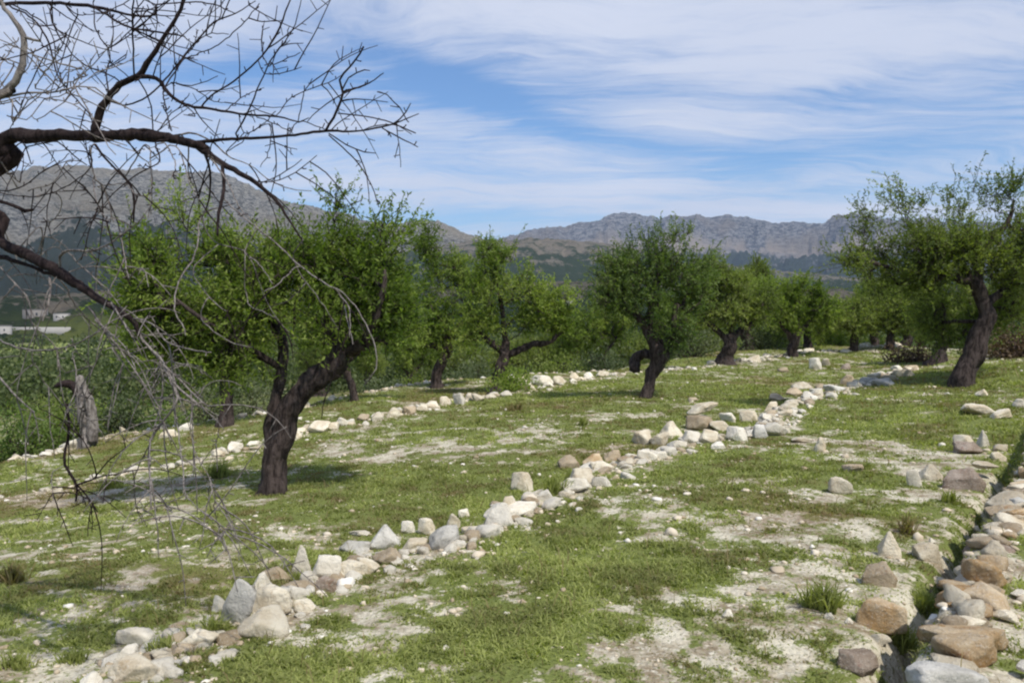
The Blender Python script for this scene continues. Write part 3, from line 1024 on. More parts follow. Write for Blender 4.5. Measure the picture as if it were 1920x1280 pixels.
    SRC += [None]; SRC[-1] = grow('almond_tree', 'almond tree with low dark trunk on the pale stones right of the swollen trunk', (1358, 682),
         [[(1358, 682, 13, 0), (1364, 652, 12, 0), (1374, 628, 10, 0)], [(1368, 640, 7, 0), (1335, 612, 5, 0), (1310, 590, 3, 0)], [(1374, 630, 7, 0), (1410, 600, 5, 0), (1430, 570, 3, 0)], [(1372, 632, 6, 0), (1365, 570, 4, 0), (1350, 510, 2, 0)]],
         [(1365, 570, 60, 45, 0), (1330, 535, 42, 34, 0), (1310, 590, 35, 28, 0), (1415, 575, 40, 30, 0), (1370, 535, 35, 28, 0), (1340, 505, 20, 18, 0)], n_cl=150, leaf_len=0.085, seed=7, leafmat='leaf_olive')
    SRC += [None]; SRC[-1] = grow('almond_tree', 'bright green almond tree with a v-shaped trunk in the far row', (1488, 668),
         [[(1488, 668, 8, 0), (1489, 645, 9, 0), (1497, 622, 7, 0)], [(1490, 640, 6, 0), (1470, 615, 4, 0), (1450, 590, 3, 0)], [(1497, 625, 5, 0), (1520, 600, 4, 0), (1530, 570, 2, 0)]],
         [(1490, 580, 62, 38, 0), (1440, 550, 34, 26, 0), (1500, 548, 40, 26, 0), (1545, 590, 35, 26, 0)], n_cl=130, leaf_len=0.09, seed=8, leafmat='leaf')
    SRC += [None]; SRC[-1] = grow('almond_tree', 'bushy almond tree with a thin trunk just right of the v-shaped trunk', (1601, 657),
         [[(1601, 657, 6, 0), (1602, 630, 6, 0), (1608, 610, 5, 0)], [(1602, 625, 4, 0), (1570, 600, 3, 0)], [(1606, 615, 4, 0), (1640, 595, 3, 0)]],
         [(1600, 595, 60, 36, 0), (1550, 610, 30, 22, 0), (1640, 600, 35, 30, 0)], n_cl=120, leaf_len=0.09, seed=9, leafmat='leaf_olive')
    grow('almond_tree', 'bushy almond tree at the orchard\'s far end, left of the short leaning trunk', (1668, 655),
         [[(1668, 655, 7, 0), (1672, 625, 6, 0), (1680, 600, 5, 0)], [(1675, 615, 4, 0), (1710, 590, 3, 0)]],
         [(1680, 590, 48, 40, 0), (1655, 550, 30, 24, 0.5), (1715, 570, 35, 35, 0)], n_cl=120, leaf_len=0.09, seed=10, leafmat='leaf_olive')
    grow('almond_tree', 'almond tree with short dark leaning trunk directly behind the thick flared trunk', (1752, 683),
         [[(1752, 683, 13, 0), (1762, 655, 12, 0), (1775, 625, 10, 0)], [(1770, 635, 6, 0), (1740, 600, 4, 0)], [(1775, 625, 6, 0), (1800, 590, 4, 0)]],
         [(1760, 590, 50, 42, 0), (1800, 560, 45, 40, 0), (1730, 560, 36, 30, 0), (1870, 590, 45, 40, 0.5)], n_cl=130, leaf_len=0.08, seed=11, leafmat='leaf_olive')
    grow('almond_tree', 'big spreading almond tree with a thick flared trunk at the right edge', (1803, 726),
         [[(1800, 726, 23, 0), (1815, 695, 20, 0), (1830, 660, 19, 0), (1842, 620, 15, 0), (1846, 580, 12, 0), (1828, 540, 12, 0), (1815, 515, 10, 0)],
          [(1818, 525, 9, 0), (1780, 518, 8, 0), (1730, 515, 6, 0), (1680, 505, 4, 0), (1630, 490, 3, 0)],
          [(1818, 520, 8, 0), (1790, 480, 6, 0.2), (1740, 450, 4, .3), (1700, 420, 2, .3)],
          [(1830, 540, 8, 0), (1840, 480, 7, 0), (1870, 440, 6, 0), (1893, 410, 4, 0), (1900, 375, 2, 0)],
          [(1846, 570, 8, 0), (1890, 540, 6, 0), (1930, 520, 4, 0)]],
         [(1690, 478, 85, 40, 0), (1625, 490, 48, 28, 0), (1660, 520, 46, 22, .2), (1770, 460, 75, 36, 0), (1835, 485, 65, 40, 0), (1900, 510, 60, 55, 0), (1735, 510, 70, 26, .2), (1800, 610, 50, 44, 1.0), (1765, 585, 40, 40, .9), (1905, 450, 24, 44, 0),
          (1700, 460, 46, 22, 0), (1655, 475, 30, 22, 0), (1885, 575, 46, 40, .8), (1940, 460, 36, 50, 0), (1740, 520, 50, 25, 0)],
         n_cl=330, shoots=7, leaves=16, leaf_len=0.058, seed=12, leafmat='leaf_olive', gap=0.50,
         sprigs=[(1668, 365, 0), (1690, 350, 0), (1625, 395, 0), (1705, 385, 0), (1745, 375, 0), (1785, 370, 0), (1822, 360, 0), (1640, 415, 0), (1862, 395, 0), (1902, 345, 0), (1885, 365, 0), (1800, 395, 0), (1840, 375, 0)])
    # young sapling-like almond seen behind the near bare twigs, left edge of the orchard
    grow('almond_tree', 'small leaning almond tree in the shade left of the straight dark trunk', (352, 740),
         [[(374, 764, 9, 0), (362, 748, 9, 0), (345, 728, 10, 0), (335, 715, 7, 0), (310, 690, 4, 0)]],
         [(300, 680, 40, 30, 0), (340, 660, 40, 30, 0)], n_cl=60, leaf_len=0.08, seed=14)


def back_row(sources):
    """further almond trees of the same orchard, seen between the nearer crowns"""
    spots = [(690, 46, 'behind the thin leaning trunk'), (770, 52, 'behind the slim trunk by the silver bushes'), (985, 42, 'between the black forked trunk and the swollen trunk'), (1060, 50, 'behind the wide olive bush'),
             (1120, 41, 'left of the swollen trunk'), (1190, 56, 'behind the swollen trunk'), (1300, 45, 'between the swollen trunk and the low dark trunk'), (1440, 50, 'between the low dark trunk and the v-shaped trunk'),
             (1540, 44, 'right of the v-shaped trunk'), (1590, 58, 'behind the far end of the stones'), (1730, 46, 'behind the short leaning trunk'), (880, 55, 'behind the slim and the black forked trunks'), (600, 50, 'seen through the forked tree'),
             (1640, 41, 'between the thin trunks of the far row'), (1515, 39, 'just right of the v-shaped trunk and its bright bush'), (1405, 41, 'right of the low dark trunk'), (1255, 40, 'just right of the swollen trunk'), (1345, 52, 'far behind the low dark trunk'), (1700, 42, 'left of the short leaning trunk')]
    for i, (px, Y, where) in enumerate(spots):
        src = sources[i % len(sources)]
        r_ = ray(px, 600)
        c = src.copy(); COL.objects.link(c)
        x = r_[0] * Y
        c.location = (x, Y, gz(x, Y))
        c.rotation_euler = (0, 0, R(random.uniform(0, 360)))
        sc_ = random.uniform(0.95, 1.15)
        c.scale = (sc_, sc_, sc_ * random.uniform(1.0, 1.15))
        c['label'] = 'distant almond tree ' + where
        c['group'] = 'distant almond trees beyond the orchard'
        for ch in src.children:
            d = ch.copy(); COL.objects.link(d); d.parent = c


def bush(label, px, by, rx, ry, mat, seed, n=70, Y=None, cat='bush', name='olive_bush', group='wild bushes beyond the stone rows', ll=0.10):
    g = gp(px, by)
    if Y is not None:
        r_ = ray(px, by); g = np.array([r_[0] * Y, Y, gz(r_[0] * Y, Y)])
    k = g[1] / F
    lr = np.random.default_rng(seed + 900)
    root = empty(name, g); tag(root, label, cat, group)
    u = unit(lr.normal(size=(n, 3))) * (lr.random((n, 1)) ** 0.4)
    u[:, 2] = np.abs(u[:, 2])
    P = u * np.array([rx * k, rx * k * 0.7, ry * 1.6 * k])
    P *= (0.75 + 0.5 * fbm(P[:, 0] * 1.5 + seed, P[:, 1] * 1.5, P[:, 2] * 1.5, octv=2, seed=seed))[:, None]
    b = MB()
    B, D, LN, TN = [], [], [], []
    tn0 = fbm(P[:, 0] * 1.2, P[:, 1] * 1.2, P[:, 2] * 1.2 + seed, octv=2, seed=seed)
    for i, p in enumerate(P):
        s0 = np.array([p[0] * 0.15, p[1] * 0.15, -0.1])
        mid = (s0 + p) / 2 + lr.normal(size=3) * 0.08
        b.tube(np.array([s0, mid, p]), np.array([0.02, 0.012, 0.006]), 4, cap=False)
        m = 34
        q = p + lr.normal(size=(m, 3)) * np.array([0.22, 0.22, 0.17]) * (0.7 + g[1] / 50)
        B.append(q)
        D.append(unit(lr.normal(size=(m, 3)) + unit(p) * 0.4 + np.array([0, 0, 0.4])))
        LN.append(ll * lr.uniform(0.7, 1.3, m))
        TN.append(np.clip(tn0[i] * 1.4 - 0.2 + lr.normal(size=m) * 0.15, 0, 1))
    B, D, LN, TN = np.vstack(B), np.vstack(D), np.concatenate(LN), np.concatenate(TN)
    V, q, tn = leaf_mesh(B, D, LN, LN * 0.42, TN)
    b.build('stem', M['bark'], root)
    obj('foliage', mesh_from('foliage', V, q, False, {'tone': tn}), M[mat], root)
    return root


def bushes():
    B = 'leaf_bush'
    L = [('dark rounded bush at the far left, behind the bare hanging twigs', 40, 830, 75, 75, 'leaf_blue', 90, 19),
         ('dark green bush between the left edge and the grey dead stump', 115, 815, 60, 60, 'leaf_olive', 80, 21),
         ('silvery olive bush just right of the grey dead stump', 225, 800, 60, 60, B, 80, 22),
         ('low dark bush in the shade right of the grey dead stump', 300, 790, 55, 38, 'leaf_blue', 70, 24),
         ('yellowish green bush above the grey dead stump', 190, 720, 60, 36, 'leaf', 60, 32),
         ('tall dull bush behind the grey dead stump', 90, 735, 60, 40, 'leaf_olive', 70, 34),
         ('olive bush behind the straight dark trunk', 390, 760, 60, 50, B, 70, 28),
         ('silvery olive bush seen between the two stems of the forked trunk', 470, 750, 50, 52, B, 60, 30),
         ('silvery low bush right of the thin leaning trunk', 710, 725, 48, 32, B, 60, 32),
         ('small grey-green bush at the foot of the slim trunk right of the silver bushes', 860, 715, 34, 28, B, 50, 32),
         ('small bush left of the slim leaning trunk', 770, 705, 36, 24, 'leaf_olive', 50, 34),
         ('narrow green shoot-like bush beside the black forked trunk', 960, 725, 16, 30, 'leaf', 30, 21.5),
         ('wide olive bush behind the pale stones, right of the black forked trunk', 1040, 700, 66, 42, 'leaf_olive', 90, 33),
         ('wide olive bush behind the pale stones, left of the swollen trunk', 1130, 698, 62, 42, B, 90, 34),
         ('olive bush filling the gap right of the swollen trunk', 1300, 676, 50, 34, B, 70, 37),
         ('grey-green bush between the low dark trunk and the v-shaped trunk', 1425, 664, 46, 26, B, 60, 41),
         ('bright bush right of the v-shaped trunk', 1560, 656, 40, 26, 'leaf', 60, 42),
         ('olive bush among the trunks at the far end of the stone row', 1640, 652, 46, 20, 'leaf_olive', 60, 44),
         ('dull reddish brush pile behind the far end of the stones, left of the leaning trunk', 1710, 668, 44, 16, 'leaf_brown', 50, 30),
         ('reddish brown brush at the right edge behind the thick flared trunk', 1905, 665, 55, 26, 'leaf_brown', 80, 24),
         ('tall dark brown-green bush behind the bushy far trees', 1665, 615, 60, 46, 'leaf_olive', 80, 50),
         ('pale olive bush low between the dark forked trunk and the wide olive bush', 990, 706, 40, 24, B, 40, 36),
         ('olive bush half hidden behind the slim trunk and the black forked trunk', 895, 706, 46, 34, B, 60, 37),
         ('bush far behind the low dark trunk', 1375, 650, 60, 32, 'leaf_olive', 60, 46),
         ('green bush below the big right-hand crown at the edge of the photo', 1900, 640, 40, 34, 'leaf_olive', 60, 30)]
    for i, (lb, px, by, rx, ry, m, n, Y) in enumerate(L):
        nm = 'brush_pile' if 'brush' in lb else 'bush'
        bush(lb, px, by, rx, ry, m, i, n, Y, name=nm, cat='bush', ll=0.085 + Y * 0.0012)


# ------------------------------------------------------------------ bare tree at the left edge
def Z1(pts):      # traced on an enlargement of the upper left (x2.4)
    return [(a / 2.4, b / 2.4, r / 2.4) for a, b, r in pts]


def Z2(pts):
    return [(a / 2.4, b / 2.4 + 400, r / 2.4) for a, b, r in pts]


def Z3(pts):
    return [(a / 2.667, b / 2.667 + 800, r / 2.667) for a, b, r in pts]


def bare_tree():
    lr = np.random.default_rng(5)
    D0 = 4.6
    r_ = ray(-420, 1000)
    bx, by_ = -5.6, 4.9
    g = np.array([bx, by_, gz(bx, by_)])
    root = empty('bare_tree', g)
    tag(root, 'leafless tree with dark boughs and drooping grey twigs reaching in from the left edge', 'tree')
    # trunk outside the frame
    tb = MB()
    T = np.array([[bx, by_, g[2] - 0.2, .22], [bx + .05, by_, g[2] + .5, .18], [bx + .2, by_ - .05, g[2] + 1.2, .16], [bx + .45, by_ - .1, g[2] + 1.9, .14]])
    S = spline(T, 0.08)
    S[:, 3] *= 1 + 0.5 * np.exp(-np.maximum(S[:, 2] - g[2], 0) / 0.15)
    tb.tube(S[:, :3], S[:, 3], 18, 0.3)
    tb.build('trunk', M['bark'], root, True, g)
    fork = T[-1, :3]

    def limb(main, subs, whips, dep, depv=0.35, n_extra=18, mat='bark_red', seed=0, attach=None, spur=1.0, droop=0.0):
        """one bough: thick traced polylines in one mesh, its traced and sprouting twigs as sub-part"""
        rr = np.random.default_rng(seed)
        mb, tw, low = MB(), MB(), MB()
        lines = []
        for li, (pl, is_main) in enumerate([(p, True) for p in main] + [(p, False) for p in subs]):
            P = np.array([list(at(a, b, dep(a, b))) + [r * (1.15 if r > 4 else 1.0) * dep(a, b) / F] for a, b, r in pl])
            if not is_main:
                off = rr.normal(0, depv * 0.5)
                tt = np.linspace(0, 1, len(P))
                for i, (a, b, r) in enumerate(pl):
                    P[i, :3] = at(a, b, dep(a, b) + off * tt[i])
            if li == 0 and attach is not None:
                P = np.vstack([np.array(list(attach) + [P[0, 3] * 1.4]), P])
            S = spline(P, 0.035)
            S[:, 3] = np.maximum(S[:, 3], 0.0021)
            S[:, :3] += rr.normal(size=(len(S), 3)) * np.minimum(S[:, 3:4] * 0.22, 0.004)
            lines.append(S)
            if is_main or S[:, 3].max() > 0.011:
                mb.tube(S[:, :3], S[:, 3], 12 if S[:, 3].max() > 0.02 else 7, 0.28 if S[:, 3].max() > 0.02 else 0.15, seed=li)
            else:
                tw.tube(S[:, :3], S[:, 3], 5, 0.0)
        for wi, pl in enumerate(whips):
            off = rr.normal(0, depv)
            tt = np.linspace(0, 1, len(pl))
            P = np.array([list(at(a, b, dep(a, b) + off * (0.3 + tt[i]))) + [r * 0.78 * dep(a, b) / F] for i, (a, b, r) in enumerate(pl)])
            allp = np.vstack([l_[:, :3] for l_ in lines])
            dd_ = np.linalg.norm(allp - P[0, :3], axis=1)
            j_ = int(np.argmin(dd_))
            if 0.01 < dd_[j_] < 1.5:
                P = np.vstack([np.append(allp[j_], P[0, 3]), P])
            S = spline(P, 0.035)
            S[:, 3] = np.maximum(S[:, 3], 0.0020)
            S[:, :3] += rr.normal(size=(len(S), 3)) * 0.002
            (low if pl[-1][1] > 330 else tw).tube(S[:, :3], S[:, 3], 5, 0.0)  # low whips get paler bark, sky-backed ones darker: lighting put into the colour
            lines.append(S)
        # short knobbly spurs and side twigs
        for S in lines:
            L = np.linalg.norm(np.diff(S[:, :3], axis=0), axis=1).sum()
            for _ in range(int(L * 11 * spur)):
                i = rr.integers(1, len(S) - 1) if len(S) > 2 else 0
                d = unit(S[min(i + 1, len(S) - 1), :3] - S[i - 1, :3])
                v = unit(np.cross(d, rr.normal(size=3)) + d * 0.5)
                l = rr.uniform(0.008, 0.030)
                p = S[i, :3]
                tw.tube(np.array([p, p + v * l * 0.6, p + v * l + np.array([0, 0, 0.004])]), np.array([0.0028, 0.0026, 0.0030]), 4)
        for _ in range(n_extra):
            S = lines[rr.integers(len(lines))]
            i = rr.integers(len(S) // 4, len(S))
            i = min(max(i, 1), len(S) - 1)
            d = unit(S[i, :3] - S[i - 1, :3])
            v = unit(np.cross(d, rr.normal(size=3)) * 0.9 + d * 0.7)
            v[1] *= 0.5
            l = rr.uniform(0.12, 0.5)
            n = 8
            P = [S[i, :3].copy()]
            dirv = v.copy()
            for s in range(n):
                dirv = unit(dirv + rr.normal(size=3) * 0.07 + np.array([0, 0, -droop * 0.12 + 0.03]))
                P.append(P[-1] + dirv * l / n)
            P = np.array(P)
            tw.tube(P, np.linspace(0.0036, 0.0018, n + 1), 4)
            for s in range(2, n, 2):
                vv = unit(np.cross(dirv, rr.normal(size=3)) + dirv * 0.4)
                tw.tube(np.array([P[s], P[s] + vv * rr.uniform(0.015, 0.09)]), np.array([0.0024, 0.0018]), 4)
        o = mb.build('limb', M[mat], root, True, g)
        tag(tw.build('twigs', M['twig' if mat == 'bark_grey' or droop > 1.2 else 'bark_red'], o, True, g), kind='stuff')  # dark bark paints the twigs as silhouettes against the sky
        if low.n:
            tag(low.build('hanging_twigs', M['twig'], o, True, g), kind='stuff')
        return o

    dM = lambda a, b: 4.7 - 0.0012 * a
    limb([Z1([(-60, 790, 32), (0, 668, 30), (50, 612, 28), (160, 612, 25), (300, 608, 21), (430, 610, 21), (560, 606, 19), (700, 615, 22), (800, 630, 17), (900, 655, 17), (930, 672, 12)]),
          Z1([(890, 655, 14), (1000, 735, 12), (1100, 790, 10), (1200, 860, 9), (1250, 912, 8), (1300, 990, 5), (1360, 1080, 4)]),
          Z1([(540, 590, 9), (620, 585, 10), (700, 600, 12), (720, 610, 10)]),
          Z1([(900, 640, 9), (1000, 628, 7.5), (1100, 625, 7), (1300, 610, 6), (1460, 590, 6), (1600, 590, 4), (1720, 572, 4), (1800, 548, 3), (1885, 512, 2)])],
         [Z1([(1465, 592, 6), (1500, 530, 6), (1545, 420, 6), (1530, 360, 5), (1600, 270, 4), (1636, 212, 4)]),
          Z1([(1540, 410, 4), (1570, 350, 3), (1640, 315, 3), (1665, 318, 2)]), Z1([(1550, 408, 4), (1640, 385, 3), (1725, 330, 2)]),
          Z1([(1520, 510, 3), (1650, 525, 3), (1760, 552, 3), (1870, 600, 3)]), Z1([(1720, 578, 3), (1800, 620, 3), (1880, 662, 2)]), Z1([(1770, 556, 3), (1815, 520, 3), (1848, 465, 2)]),
          Z1([(1480, 600, 3), (1560, 652, 3), (1640, 685, 3), (1692, 690, 2)]), Z1([(1480, 608, 3), (1600, 720, 3), (1670, 830, 2.5), (1705, 930, 2)]),
          Z1([(1000, 730, 9), (1008, 850, 8), (985, 960, 7), (978, 1060, 5)]), Z1([(920, 680, 7), (945, 780, 5), (940, 900, 4), (905, 990, 3)])],
         [Z1([(1060, 605, 5), (1130, 480, 5), (1170, 370, 4), (1215, 280, 4), (1280, 190, 3), (1330, 110, 3), (1360, -20, 2)]),
          Z1([(1340, 548, 3), (1420, 565, 3), (1465, 585, 3)]), Z1([(1240, 520, 3), (1290, 455, 3), (1370, 410, 3), (1480, 372, 3), (1545, 338, 2)]), Z1([(1370, 412, 3), (1395, 380, 3), (1410, 355, 2)]),
          Z1([(780, 610, 6), (850, 598, 6), (920, 620, 5), (980, 660, 5), (1040, 710, 4), (1120, 740, 3), (1200, 800, 3), (1300, 850, 3), (1400, 858, 2)]),
          Z1([(1150, 820, 3), (1260, 810, 3), (1360, 755, 3), (1425, 700, 2)]), Z1([(1160, 830, 3), (1290, 770, 3), (1360, 720, 2)]),
          Z1([(940, 700, 5), (1020, 810, 4), (1080, 940, 3), (1160, 1010, 3)]), Z1([(1010, 900, 4), (1100, 980, 4), (1220, 1075, 4), (1330, 1180, 4), (1430, 1255, 4), (1560, 1330, 3.5), (1630, 1430, 3.5), (1690, 1560, 3.5), (1690, 1660, 3), (1640, 1730, 2.5)]),
          Z2([(1320, 200, 4), (1380, 310, 3.5), (1460, 420, 3), (1525, 525, 2.5)]), Z2([(1540, 372, 3), (1560, 470, 3), (1590, 590, 2)]), Z2([(1520, 360, 3), (1570, 420, 3), (1575, 560, 2)]),
          Z2([(900, 0, 4), (960, 125, 3.5), (1100, 170, 3.5), (1160, 290, 3), (1200, 400, 3), (1260, 490, 3), (1325, 558, 2.5)]), Z2([(1100, 170, 3), (1160, 220, 3), (1225, 315, 2)]),
          Z2([(905, 10, 4), (890, 130, 4), (865, 215, 4), (800, 310, 4), (788, 430, 3.5), (838, 545, 2.5)]), Z2([(868, 250, 3), (930, 360, 3), (1000, 430, 3), (1020, 440, 2)]),
          Z2([(1330, 240, 3), (1250, 320, 3), (1190, 350, 2)]), Z2([(1365, 325, 3), (1300, 390, 3), (1225, 418, 2)]), Z2([(1110, 390, 3), (1180, 440, 3), (1240, 470, 2)]),
          Z2([(930, 380, 3), (905, 470, 3), (960, 530, 3), (1040, 580, 3), (1135, 603, 2)]), Z1([(700, 640, 5), (720, 720, 4), (660, 760, 3), (625, 740, 2)]),
          Z1([(850, 650, 5), (845, 780, 4), (890, 870, 3), (900, 950, 2)]), Z1([(560, 612, 4), (620, 700, 4), (680, 760, 3), (680, 960, 2.5)]), Z1([(740, 640, 4), (790, 740, 3), (770, 800, 2)])],
         dM, n_extra=34, seed=1, attach=fork, droop=0.9)
    limb([Z1([(430, 612, 17), (448, 510, 15), (500, 425, 13), (560, 372, 12), (620, 342, 11), (680, 262, 10), (740, 170, 9), (795, 75, 8), (830, 5, 8), (870, -90, 7)]),
          Z1([(615, 345, 10), (700, 350, 9), (760, 420, 8), (830, 470, 7), (950, 490, 6), (1100, 515, 5), (1250, 525, 4), (1350, 550, 3), (1390, 530, 2)])],
         [Z1([(900, 490, 4), (950, 432, 4), (1080, 345, 4), (1180, 250, 4), (1240, 160, 5), (1272, 85, 4), (1312, -10, 3)]),
          Z1([(500, 458, 5), (560, 475, 4), (640, 450, 4), (720, 385, 4), (800, 290, 4), (870, 200, 4), (965, 100, 4), (1060, 62, 3), (1150, 5, 2)])],
         [Z1([(800, 292, 3.5), (900, 240, 3), (1000, 190, 3), (1100, 100, 3), (1165, 20, 2)]), Z1([(490, 425, 5), (480, 330, 4), (495, 240, 4), (430, 130, 4), (420, 10, 3)]),
          Z1([(480, 330, 4), (380, 292, 4), (300, 215, 3), (240, 110, 3), (238, 0, 3)]), Z1([(605, 360, 5), (600, 220, 5), (595, 100, 5), (602, -20, 4)]),
          Z1([(870, 200, 3), (885, 130, 2)]), Z1([(845, 240, 3), (930, 160, 3), (1030, 155, 2)]), Z1([(500, 300, 3), (560, 260, 3), (575, 230, 2)]), Z1([(965, 110, 3), (970, 0, 3)]), Z1([(990, 80, 3), (995, -20, 3)]),
          Z1([(770, 370, 3), (860, 385, 3), (980, 345, 2)]), Z1([(880, 405, 3), (950, 450, 3), (1040, 465, 2)]), Z1([(1010, 500, 3), (1100, 430, 3), (1190, 395, 2)]), Z1([(790, 290, 4), (780, 180, 3), (790, 60, 3), (780, -20, 3)]),
          Z1([(1215, 300, 3), (1240, 240, 3), (1290, 180, 3), (1300, 120, 2)]), Z1([(1190, 330, 3), (1290, 325, 3), (1358, 300, 2)]), Z1([(1240, 290, 3), (1300, 260, 3), (1350, 238, 2)]),
          Z1([(1185, 270, 3), (1180, 180, 2), (1182, 115, 2)]), Z1([(640, 380, 4), (680, 480, 4), (690, 560, 4)]), Z1([(740, 400, 4), (750, 500, 3), (770, 590, 3)]), Z1([(560, 330, 3), (500, 280, 3), (480, 200, 2)]),
          Z1([(690, 340, 4), (730, 230, 3), (790, 130, 3)]), Z1([(830, 470, 3), (880, 520, 3), (830, 515, 2)]), Z1([(700, 600, 4), (770, 510, 3), (830, 480, 3)]), Z1([(1100, 600, 3), (1180, 560, 3), (1240, 500, 3)]),
          Z1([(1150, 520, 3), (1240, 560, 3), (1320, 600, 2)]), Z1([(1020, 680, 3), (1090, 640, 3), (1130, 590, 2)]), Z1([(1215, 560, 3), (1210, 680, 3), (1170, 750, 2)])],
         dM, n_extra=26, seed=2)
    dW = lambda a, b: 4.2 - 0.0006 * a
    limb([Z1([(-120, 10, 10), (0, 18, 8), (150, 14, 8), (300, 18, 7.5), (420, 30, 8), (500, 48, 6), (600, 72, 5), (700, 70, 3)])],
         [Z1([(420, 32, 5), (560, 115, 5), (640, 135, 4), (760, 152, 4), (832, 165, 2.5)]), Z1([(560, 112, 4), (680, 170, 3), (740, 200, 2)])],
         [Z1([(40, 28, 5), (110, 60, 5), (180, 120, 5), (225, 220, 5), (260, 345, 4), (330, 430, 4), (400, 510, 3.5), (425, 580, 3)]), Z1([(60, 25, 4), (180, 90, 4), (235, 160, 3), (250, 280, 3), (290, 400, 3)]),
          Z1([(280, 10, 4), (350, 65, 3), (450, 60, 2)]), Z1([(490, 45, 4), (510, 120, 3), (500, 230, 3)]), Z1([(600, 60, 4), (690, 40, 3), (760, 0, 2)]), Z1([(235, 20, 5), (232, 100, 4), (320, 190, 3)]),
          Z1([(180, 190, 3), (260, 230, 3), (320, 110, 2)]), Z1([(700, 20, 4), (705, 100, 3), (700, 170, 2)]), Z1([(850, 10, 4), (960, 20, 4), (1060, 65, 3)]), Z1([(595, 90, 4), (620, 30, 3), (610, -20, 3)])],
         dW, n_extra=24, seed=3, attach=fork + np.array([0.1, -0.3, 1.2]))
    limb([Z1([(-110, 470, 17), (-20, 440, 15), (45, 395, 14), (92, 335, 13), (106, 250, 12), (102, 160, 11), (60, 90, 9), (20, 40, 9), (-10, -20, 8)]), Z1([(108, 172, 7), (150, 178, 6), (184, 186, 5)])],
         [Z1([(-60, 462, 6), (100, 422, 5), (250, 415, 4), (350, 390, 3.5), (430, 396, 3)])],
         [Z1([(250, 410, 3), (310, 370, 3), (400, 335, 2)]), Z1([(0, 300, 4), (60, 210, 3), (80, 180, 2)]), Z1([(0, 260, 4), (50, 290, 3), (120, 330, 2)]), Z1([(0, 460, 4), (90, 440, 3), (200, 440, 3), (330, 470, 3), (420, 540, 3)]),
          Z1([(60, 540, 4), (130, 450, 3.5), (250, 400, 3)]), Z1([(120, 540, 3), (200, 450, 3), (300, 420, 3), (430, 330, 2)]), Z1([(170, 540, 3), (260, 480, 3), (340, 410, 2)]), Z1([(60, 550, 4), (100, 490, 3), (60, 440, 3)]),
          Z1([(110, 330, 3), (150, 250, 3), (135, 220, 2)]), Z1([(160, 400, 3), (200, 330, 3), (240, 280, 3), (270, 200, 2)]), Z1([(300, 330, 2.5), (350, 310, 2.5), (360, 305, 2)])],
         lambda a, b: 3.9 - 0.0006 * a, mat='bark_grey', n_extra=18, seed=4, attach=fork + np.array([0.2, -0.4, .7]))
    dL = lambda a, b: 4.3 - 0.0016 * a + 0.0002 * b
